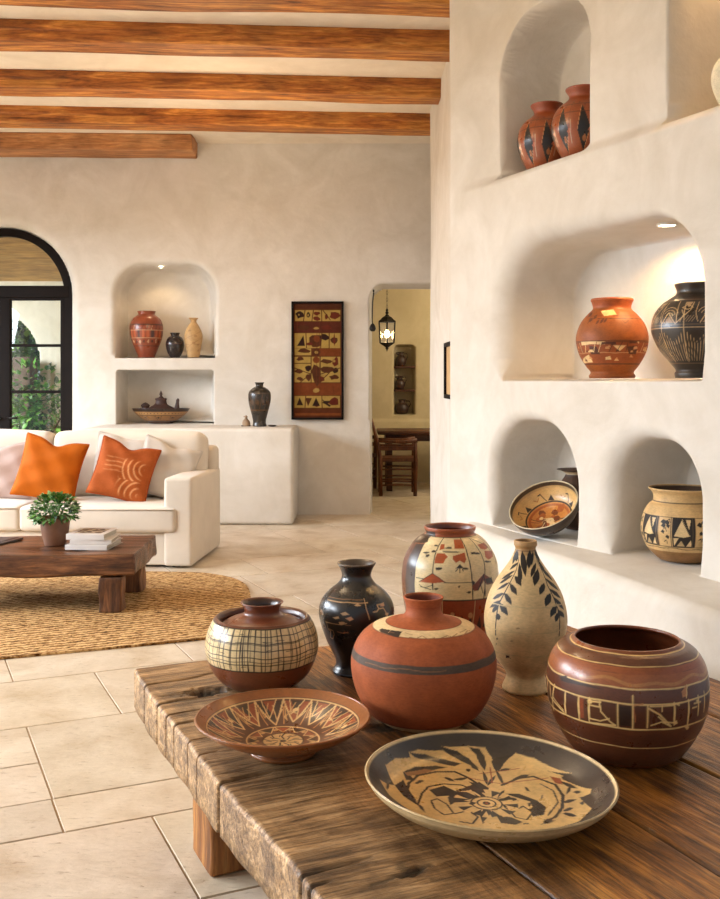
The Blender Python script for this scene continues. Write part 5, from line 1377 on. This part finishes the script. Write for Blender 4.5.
for ch in fb.children:
    for q in ch.data.vertices: q.co.y *= .62
# tiny lamp in niche ceiling
d2 = thing('niche_light', 'tiny round ceiling light at the top of the back wall niche', 'lamp', ((161 - 360) / 1000 * 10.58, 10.58, 2.585))
v = revolve([(.018, .01), (.02, 0), (.03, -.003), (.032, .006)], 20); mk('trim_ring', *v, M['rim_white'], d2)
v = revolve([(.001, .001), (.018, .001), (.018, .005), (.001, .005)], 20); mk('lens', *v, M['down'], d2)
spot_l('back_niche_lamp', ((161 - 360) / 1000 * 10.6, 10.56, 2.56), ((161 - 360) / 1000 * 10.6, 10.66, 1.6), 5, (1.0, .72, .40), 130, .6)
# counter vase, bird figure, small dish
def p_cv(c):
    c.base(C(42, 34, 28)); Hh = c.P[:, 2].max(); rg = random.Random(5)
    for i in range(12):
        u = -PI * c.R + i * 2 * PI * c.R / 12; c.seg_uv([(u, c.z2w(.4 * Hh)), (u + .03, c.z2w(.72 * Hh))], .006, C(96, 66, 40)); c.blob_uv(u + .04, c.z2w(.55 * Hh), .018, .03, C(84, 58, 38), rng=rg)
    c.ring(c.z2w(.36 * Hh), c.z2w(.39 * Hh), C(92, 62, 38)); c.ring(c.z2w(.74 * Hh), c.z2w(.76 * Hh), C(80, 58, 42))
YC = 10.0
small('counter_vase', 'black urn shaped vase standing on the plaster counter beside the wall panel', 'vase', 259.5, 11.4, 382.5, 426.5, YC, [(.58, 0), (.62, .02), (.56, .10), (.66, .24), (.92, .5), (1.0, .68), (.9, .80), (.56, .88), (.34, .91), (.34, .96), (.42, 1.0)], p_cv, clay('black_urn', .28, .05, .5, .2, .35), base_z=.936)
bf = plain('clay_bird', C4(150, 126, 100), .7, .2, 20)
bt = thing('bird_figurine', 'small tan clay bird figurine on the plaster counter left of the black vase', 'figurine', ((246 - 360) / 1000 * YC, YC, .936))
v = revolve(catmull([(.001, 0), (.034, .004), (.04, .03), (.034, .055), (.016, .075), (.014, .09), (.016, .1), (.001, .112)], 40)[0], 24); v[0][:, 0] += .02 * np.clip(.06 - v[0][:, 2], 0, 1) * 4; mk('body', *v, bf, bt)
v = tube([(-.008, 0, .1), (-.03, 0, .098)], [.007, .001], 6); mk('beak', *v, bf, bt)
v = rbox(.09, .05, .012, .004, 4, cen=(.0, 0, .006)); mk('stand', *v, M['dark_item'], bt)
v = revolve(catmull([(.001, 0), (.03, .001), (.042, .012), (.044, .016), (.036, .010), (.001, .006)], 30)[0], 24)
o = mk('small_dish', *v, M['dark_item'], None, ((272.5 - 360) / 1000 * YC, YC - .05, .937)); tag(o, 'tiny flat dark dish on the plaster counter right of the black vase', 'dish')

# framed woven panel
PW, PH = .54, 1.225
pc = at(317.5, 360.5, 10.36)
wp = thing('wall_panel', 'tall framed brown and gold patterned textile hanging between the niche and the doorway', 'picture', (pc[0], 10.385, pc[2]))
mbf = MB(); fw = .022
for (x, z, a, b) in ((0, PH / 2 - fw / 2, PW, fw), (0, -PH / 2 + fw / 2, PW, fw), (-PW / 2 + fw / 2, 0, fw, PH), (PW / 2 - fw / 2, 0, fw, PH)): mbf.add(*rbox(a, .045, b, .004, 3, cen=(x, -.015, z)))
mbf.build('frame', M['frame'], wp)
n1, n2 = 140, 300; U_, W_ = np.meshgrid(np.linspace(-PW / 2 + .015, PW / 2 - .015, n1), np.linspace(-PH / 2 + .015, PH / 2 - .015, n2))
V = np.stack([U_, np.full_like(U_, -.012), W_], -1).reshape(-1, 3)
class Flat(Canvas):
    def __init__(s, V):
        s.U, s.W = V[:, 0], V[:, 2]; s.col = np.zeros((len(V), 3)); s.mask = np.ones(len(V), bool); s.aa = .004; s.N = len(V)
        s.fx = s.fy = 0; s.fs = 1; s.sx = PW / (412 - 72); s.sz = PH / (832 - 72)
    def loc(s, p): return ((p[0] - 242) * s.sx, -(p[1] - 452) * s.sz)
    def rect(s, x0, y0, x1, y1, c): s.poly([(x0, y0), (x1, y0), (x1, y1), (x0, y1)], c)
f = Flat(V); f.base(C(104, 50, 22)); g = C(196, 152, 84); dk = C(52, 24, 16); rd = C(134, 62, 26); md = C(92, 44, 20)
f.rect(90, 85, 400, 120, C(92, 42, 20)); f.rect(95, 128, 390, 198, g); f.rect(90, 200, 400, 272, C(98, 40, 24)); f.rect(92, 276, 390, 372, g); f.rect(92, 374, 200, 418, g); f.rect(255, 374, 395, 422, rd); f.rect(92, 428, 390, 592, g)
f.rect(90, 598, 400, 676, rd); f.rect(92, 680, 388, 756, g); f.rect(90, 762, 400, 825, C(108, 50, 24)); f.rect(95, 790, 395, 806, C(150, 76, 36))
rg = random.Random(14)
for x, y, rx_, ry_ in ((125, 158, 28, 24), (236, 150, 20, 14), (236, 182, 26, 12), (350, 165, 34, 24), (300, 170, 10, 18), (180, 160, 12, 20), (150, 240, 44, 18), (300, 240, 40, 16), (232, 320, 40, 46), (350, 322, 24, 20), (352, 320, 6, 40), (288, 300, 30, 18), (190, 345, 22, 10), (150, 390, 40, 14), (235, 400, 28, 24), (130, 440, 26, 14), (360, 460, 22, 28), (298, 456, 36, 14), (300, 510, 46, 26), (362, 518, 20, 16), (120, 522, 26, 14), (180, 500, 24, 20), (232, 540, 30, 66), (180, 560, 20, 24), (350, 560, 30, 16), (128, 570, 18, 12), (270, 570, 18, 22), (350, 718, 32, 26), (232, 735, 26, 14), (300, 720, 24, 12)): f.blob((x, y), rx_, ry_, rg.choice([dk, md, C(112, 40, 24)]), 9, .3)
f.poly([(108, 358), (150, 290), (160, 358)], dk); f.poly([(105, 740), (125, 690), (148, 740)], dk); f.poly([(208, 744), (232, 690), (258, 744)], dk); f.poly([(270, 700), (300, 722), (330, 742), (320, 750), (285, 728)], dk); f.poly([(160, 692), (205, 694), (180, 746)], md)
for x, y, rx_, ry_ in ((234, 245, 18, 8), (232, 645, 22, 16), (236, 312, 20, 26), (232, 448, 22, 22), (235, 400, 12, 10), (180, 160, 5, 9), (285, 550, 22, 10), (120, 158, 5, 6), (350, 455, 8, 10)): f.blob((x, y), rx_, ry_, C(186, 140, 78) if ry_ < 20 else rd, 8, .2)
for x0, y0, x1, y1 in ((278, 130, 325, 190), (95, 470, 200, 470), (200, 428, 200, 592), (260, 428, 260, 592), (92, 500, 200, 540), (260, 540, 388, 500), (130, 592, 205, 530), (255, 590, 320, 530), (166, 278, 170, 370), (270, 278, 262, 370), (318, 278, 318, 372), (160, 130, 150, 198), (215, 130, 205, 198), (268, 130, 270, 198), (165, 680, 160, 756), (270, 680, 272, 756)): f.line([(x0, y0), (x1, y1)], .009, md)
for x in range(100, 400, 9):
    if rg.random() < .5: f.line([(x, rg.choice([205, 604])), (x + 3, rg.choice([262, 670]))], .004, C(116, 52, 26)) if rg.random() < .3 else None
f.col *= np.array([.64, .72, .66])
mk('textile', V, gridF(n2, n1), M['paint'], wp, col=f.col)
# small framed picture on the passage wall, seen edge-on
def strip_pt(t): return np.array(p0) + (np.array(q0) - np.array(p0)) * t
a_ = math.atan2(q0[1] - p0[1], q0[0] - p0[0])
tcen = 7.3; tt_ = (tcen - p0[1]) / (q0[1] - p0[1]); sp_ = strip_pt(tt_)
fr = thing('picture_frame', 'narrow dark framed picture on the white passage wall, seen almost edge-on', 'picture', (sp_[0] - .006, sp_[1], 1.47), a_)
mbf = MB(); w_, h_ = .50, .385
for (x, z, a, b) in ((0, h_ / 2, w_, .03), (0, -h_ / 2, w_, .03), (-w_ / 2, 0, .03, h_ + .03), (w_ / 2, 0, .03, h_ + .03)): mbf.add(*rbox(a, .03, b, .003, 3, cen=(x, .017, z)))
mbf.build('frame', M['frame'], fr); mk('print', *rbox(w_ - .02, .006, h_ - .02, .001, 3, cen=(0, .01, 0)), plain('tan_print', C4(196, 160, 112), .7, .15, 14), fr)

# ================================================================== DINING ROOM
lx, ly = (387 - 360) / 1000 * 11.6, 11.6
lz = lambda y: H - (y - 380) / 1000 * 11.6
ln_ = thing('lantern', 'black six sided metal lantern with a glowing bulb hanging in the dining doorway', 'lamp', (lx, ly, lz(332)))
zo = lz(332)
def hexa(prof, rot=0.0):
    v = revolve(prof, 6); return v
b_, t_ = lz(343) - zo, lz(322.5) - zo
mk('roof', *hexa([(.001, t_ + .004), (.112, t_), (.115, t_ + .014), (.09, t_ + .03), (.06, t_ + .06), (.03, t_ + .075), (.02, t_ + .09), (.001, t_ + .095)]), M['iron'], ln_, smooth=False)
v = revolve(catmull([(.008, t_ + .085), (.014, t_ + .10), (.02, t_ + .115), (.01, t_ + .13), (.016, t_ + .143), (.004, t_ + .165)], 30)[0], 12); mk('finial', *v, M['iron'], ln_)
mk('base', *hexa([(.001, b_ + .006), (.085, b_ + .006), (.098, b_), (.085, b_ - .012), (.05, b_ - .03), (.03, b_ - .045), (.012, b_ - .05), (.001, b_ - .05)]), M['iron'], ln_, smooth=False)
v = revolve(catmull([(.012, b_ - .045), (.02, b_ - .06), (.010, b_ - .075), (.002, b_ - .10)], 24)[0], 12); mk('drop', *v, M['iron'], ln_)
for k in range(6):
    a = -PI + 2 * PI * k / 6; x, y = math.sin(a), -math.cos(a); a2 = a + PI / 3; x2, y2 = math.sin(a2), -math.cos(a2)
    mk('post', *tube([(x * .092, y * .092, b_), (x * .106, y * .106, t_ + .004)], .0075, 6), M['iron'], ln_)
    V = np.array([(x * .090, y * .090, b_ + .004), (x2 * .090, y2 * .090, b_ + .004), (x2 * .103, y2 * .103, t_), (x * .103, y * .103, t_)]); nn = np.array([(x + x2), (y + y2), 0]) * .0012
    mk('glass_pane', np.concatenate([V, V - nn]), [np.array([[0, 1, 2, 3], [7, 6, 5, 4], [0, 4, 5, 1], [1, 5, 6, 2], [2, 6, 7, 3], [3, 7, 4, 0]])], M['glass'], ln_, smooth=False)
v = revolve(catmull([(.001, b_ + .055), (.016, b_ + .065), (.030, b_ + .10), (.022, b_ + .135), (.001, b_ + .165)], 24)[0], 16); mk('bulb', *v, M['bulb'], ln_)
mk('candle_tube', *tube([(0, 0, b_), (0, 0, b_ + .058)], .013, 10), M['cover'], ln_)
mbc = MB()
zt = 2.94 - zo; z = t_ + .165; k = 0
while z < zt:
    pts = [((.009 * math.cos(q)) if k % 2 == 0 else 0, 0 if k % 2 == 0 else .009 * math.cos(q), z + .02 + .024 * math.sin(q)) for q in np.linspace(0, 2 * PI, 9)]
    mbc.add(*tube(pts, .0022, 4, False)); z += .04; k += 1
mbc.build('chain', M['iron'], ln_)
point('lantern_glow', (lx, ly, zo - .02), 14, (1.0, .72, .38), .04)
point('dining_fill', (2.0, 12.2, 2.2), 85, (1.0, .88, .66), .5)  # extra fill with no modelled source, added because the dining room was too dark
# cord with weight at the door edge
hx_ = (373 - 360) / 1000 * 10.33
hk = thing('hanging_cord', 'thin dark cord with a round weight hanging on the left edge of the doorway', 'cord', (hx_, 10.315, 0))
mk('hook', *tube([(.006, .05, 2.325), (.006, 0, 2.325), (.006, -.02, 2.31), (.006, -.012, 2.29)], .009, 7), M['iron'], hk)
mk('cord', *tube([(.006, -.012, 2.295), (-.004, -.005, 2.2), (-.008, 0, 2.05), (-.004, 0, 1.96)], .0065, 6), M['iron'], hk)
v = revolve(catmull([(.001, 1.90), (.022, 1.905), (.034, 1.93), (.024, 1.965), (.006, 1.985), (.001, 1.985)], 24)[0], 14); v[0][:, 0] -= .004; mk('weight', *v, M['iron'], hk)
# niche shelves and jugs
jug = plain('dark_brown_jug', C4(56, 36, 26), .45, .2, 20)
sh = M['table_wood']
for z, lab in ((1.578, 'upper dark wooden shelf in the narrow niche of the dining room'), (1.255, 'lower dark wooden shelf in the narrow niche of the dining room')):
    v = rbox(.29, .24, .03, .005, 4, cen=(0, 0, 0)); o = mk('niche_shelf', *v, sh, None, (.608, 13.83, z)); tag(o, lab, 'shelf', 'shelves in the dining niche')
def jugm(label, px, z0, hgt, r_, handle=1, spout=True):
    x = (px - 360) / 1000 * 13.8; j = thing('jug', label, 'jug', (x, 13.82, z0), 0, 'dark jugs in the dining niche')
    v = revolve(catmull([(.001, 0), (r_ * .7, .002), (r_ * .85, hgt * .12), (r_, hgt * .35), (r_ * .85, hgt * .6), (r_ * .5, hgt * .78), (r_ * .48, hgt * .9), (r_ * .6, hgt), (r_ * .45, hgt * .98), (r_ * .4, hgt * .8), (.001, hgt * .7)], 60)[0], 24); mk('body', *v, jug, j)
    mk('handle', *tube([(handle * r_ * .5, 0, hgt * .9), (handle * r_ * 1.1, 0, hgt * .88), (handle * r_ * 1.25, 0, hgt * .65), (handle * r_ * .9, 0, hgt * .42)], .008, 6), jug, j)
    if spout: mk('spout', *tube([(-handle * r_ * .4, 0, hgt * .88), (-handle * r_ * .95, 0, hgt * .93)], [.022, .012], 7), jug, j)
jugm('dark jug with handle on the upper shelf of the dining room niche', 401, 1.595, .19, .075, 1)
jugm('dark jug with handle on the lower shelf of the dining room niche', 400, 1.272, .185, .07, 1)
jugm('stout dark jug at the bottom of the dining room niche', 402, .932, .20, .095, 1, False)
# dining table
dt = thing('dining_table', 'dark wooden dining table seen through the doorway behind the armchair', 'table', (1.17, 12.95, 0))
mk('table_top', *rbox(1.9, .85, .045, .012, 8, cen=(0, 0, .735)), M['table_wood'], dt)
mk('apron', *rbox(1.7, .68, .085, .006, 4, cen=(0, 0, .67)), M['table_wood'], dt)
for sx in (-.8, .8):
    for sy in (-.34, .34): mk('leg', *rbox(.075, .075, .63, .008, 4, cen=(sx, sy, .316)), M['table_wood'], dt)
# armchair, seen from the side, facing right (+x)
def armchair(loc, rz, label):
    c = thing('wooden_armchair', label, 'chair', loc, rz, 'dining armchairs'); W_ = .22; m = M['chair_wood']
    for s in (-1, 1):
        mk('back_post', *tube([(-.205, s * W_, 0), (-.205, s * W_, .42), (-.24, s * W_, .64), (-.335, s * (W_ - .01), .985)], [.024, .026, .022, .016], 8), m, c)
        mk('front_leg', *tube([(.21, s * W_, 0), (.215, s * W_, .42), (.215, s * W_, .665)], [.024, .028, .022], 8), m, c)
        mk('arm', *tube([(-.245, s * W_, .665), (-.1, s * W_, .655), (.08, s * W_, .65), (.235, s * W_, .672)], [.016, .02, .022, .026], 8), m, c)
        mk('arm_rail', *rbox(.42, .028, .05, .008, 5, cen=(0, s * W_, .575)), m, c)
        for z in (.13, .20, .32): mk('side_rung', *tube([(-.205, s * W_, z), (0, s * W_, z + .006), (.212, s * W_, z)], .012, 6), m, c)
    mk('seat', *rbox(.46, .47, .045, .015, 8, (0, 0, .006), (0, 0, .435)), m, c)
    for z in (.16, .26): mk('front_rung', *tube([(.212, -W_, z), (.212, W_, z)], .012, 6), m, c); mk('back_rung', *tube([(-.205, -W_, z), (-.205, W_, z)], .012, 6), m, c)
    for z, x, hh in ((.93, -.318, .09), (.56, -.226, .05)): mk('back_rail', *xf(rbox(.022, .43, hh, .008, 5), (x, 0, z), (0, math.radians(-15), 0)), m, c)
    for q in (-.13, -.045, .045, .13): mk('spindle', *tube([(-.23, q, .57), (-.27, q, .74), (-.312, q, .90)], .009, 6), m, c)
    return c
armchair((.455, 12.28, 0), 0, 'brown wooden spindle back armchair seen from the side in the dining doorway')
armchair((-.06, 12.72, 0), math.radians(-12), 'second wooden armchair mostly hidden behind the left doorway edge, beyond the first armchair')

# ================================================================== GARDEN BEYOND THE DOOR
GB = [C(52, 104, 34), C(84, 146, 52), C(132, 182, 84), C(44, 84, 30), C(108, 160, 60)]
def bush(name, label, loc, rad, n, size, seed, zc, trunk=True, group=None):
    rg = random.Random(seed); b = thing(name, label, 'plant', loc, 0, group); mb_ = MB()
    for i in range(7):
        cx, cy, cz_ = rg.uniform(-.5, .5) * rad[0], rg.uniform(-.5, .5) * rad[1], zc + rg.uniform(-.6, .6) * rad[2]
        q = leaf_cloud(n // 7, (cx, cy, cz_), (rad[0] * .62, rad[1] * .62, rad[2] * .5), size, GB, rg, zmin=-1, droop=.3); mb_.V += q.V; mb_.c += q.c
        off = mb_.n
        for fset in q.F: mb_.F.append(fset + off)
        mb_.n += q.n
    mb_.build('foliage', M['leaf'], b)
    mt = MB()
    for i in range(5):
        t = rg.uniform(0, 6.28); mt.add(*tube([(0, 0, 0), (.06 * math.cos(t), .06 * math.sin(t), zc * .5), (rad[0] * .6 * math.cos(t), rad[1] * .6 * math.sin(t), zc)], [.03, .02, .008], 6))
    mt.build('trunk', M['bark'], b)
bush('garden_shrub', 'leafy green shrub growing in the loggia just outside the glass door', (-4.02, 12.35, -.02), (.62, .45, .95), 1500, .095, 3, 1.02)
bush('garden_tree', 'tall green tree far behind in the garden beyond the loggia arch', (-6.0, 17.5, -.02), (2.4, 1.5, 2.4), 4200, .17, 5, 2.2, group='trees beyond the arch')
bush('garden_tree', 'bright green tree close behind the loggia arch seen through the door panes', (-6.0, 15.2, -.02), (1.7, .7, 2.0), 4200, .13, 9, 1.7, group='trees beyond the arch')
bush('garden_hedge', 'pale green bushes in the garden right of the tall tree beyond the arch', (-9.3, 20.5, -.02), (3.2, 1.4, 2.8), 3600, .2, 6, 2.0)
v = rbox(.24, .30, 1.72, .03, 8, noise_amp=.01, nscale=6); v = (v[0] + np.array([0, 0, .86]), v[1])
o = mk('stone_post', *v, M['stone'], None, (-4.36, 13.02, -.02)); tag(o, 'brown stone post outside the glass door beside the loggia arch', 'post')
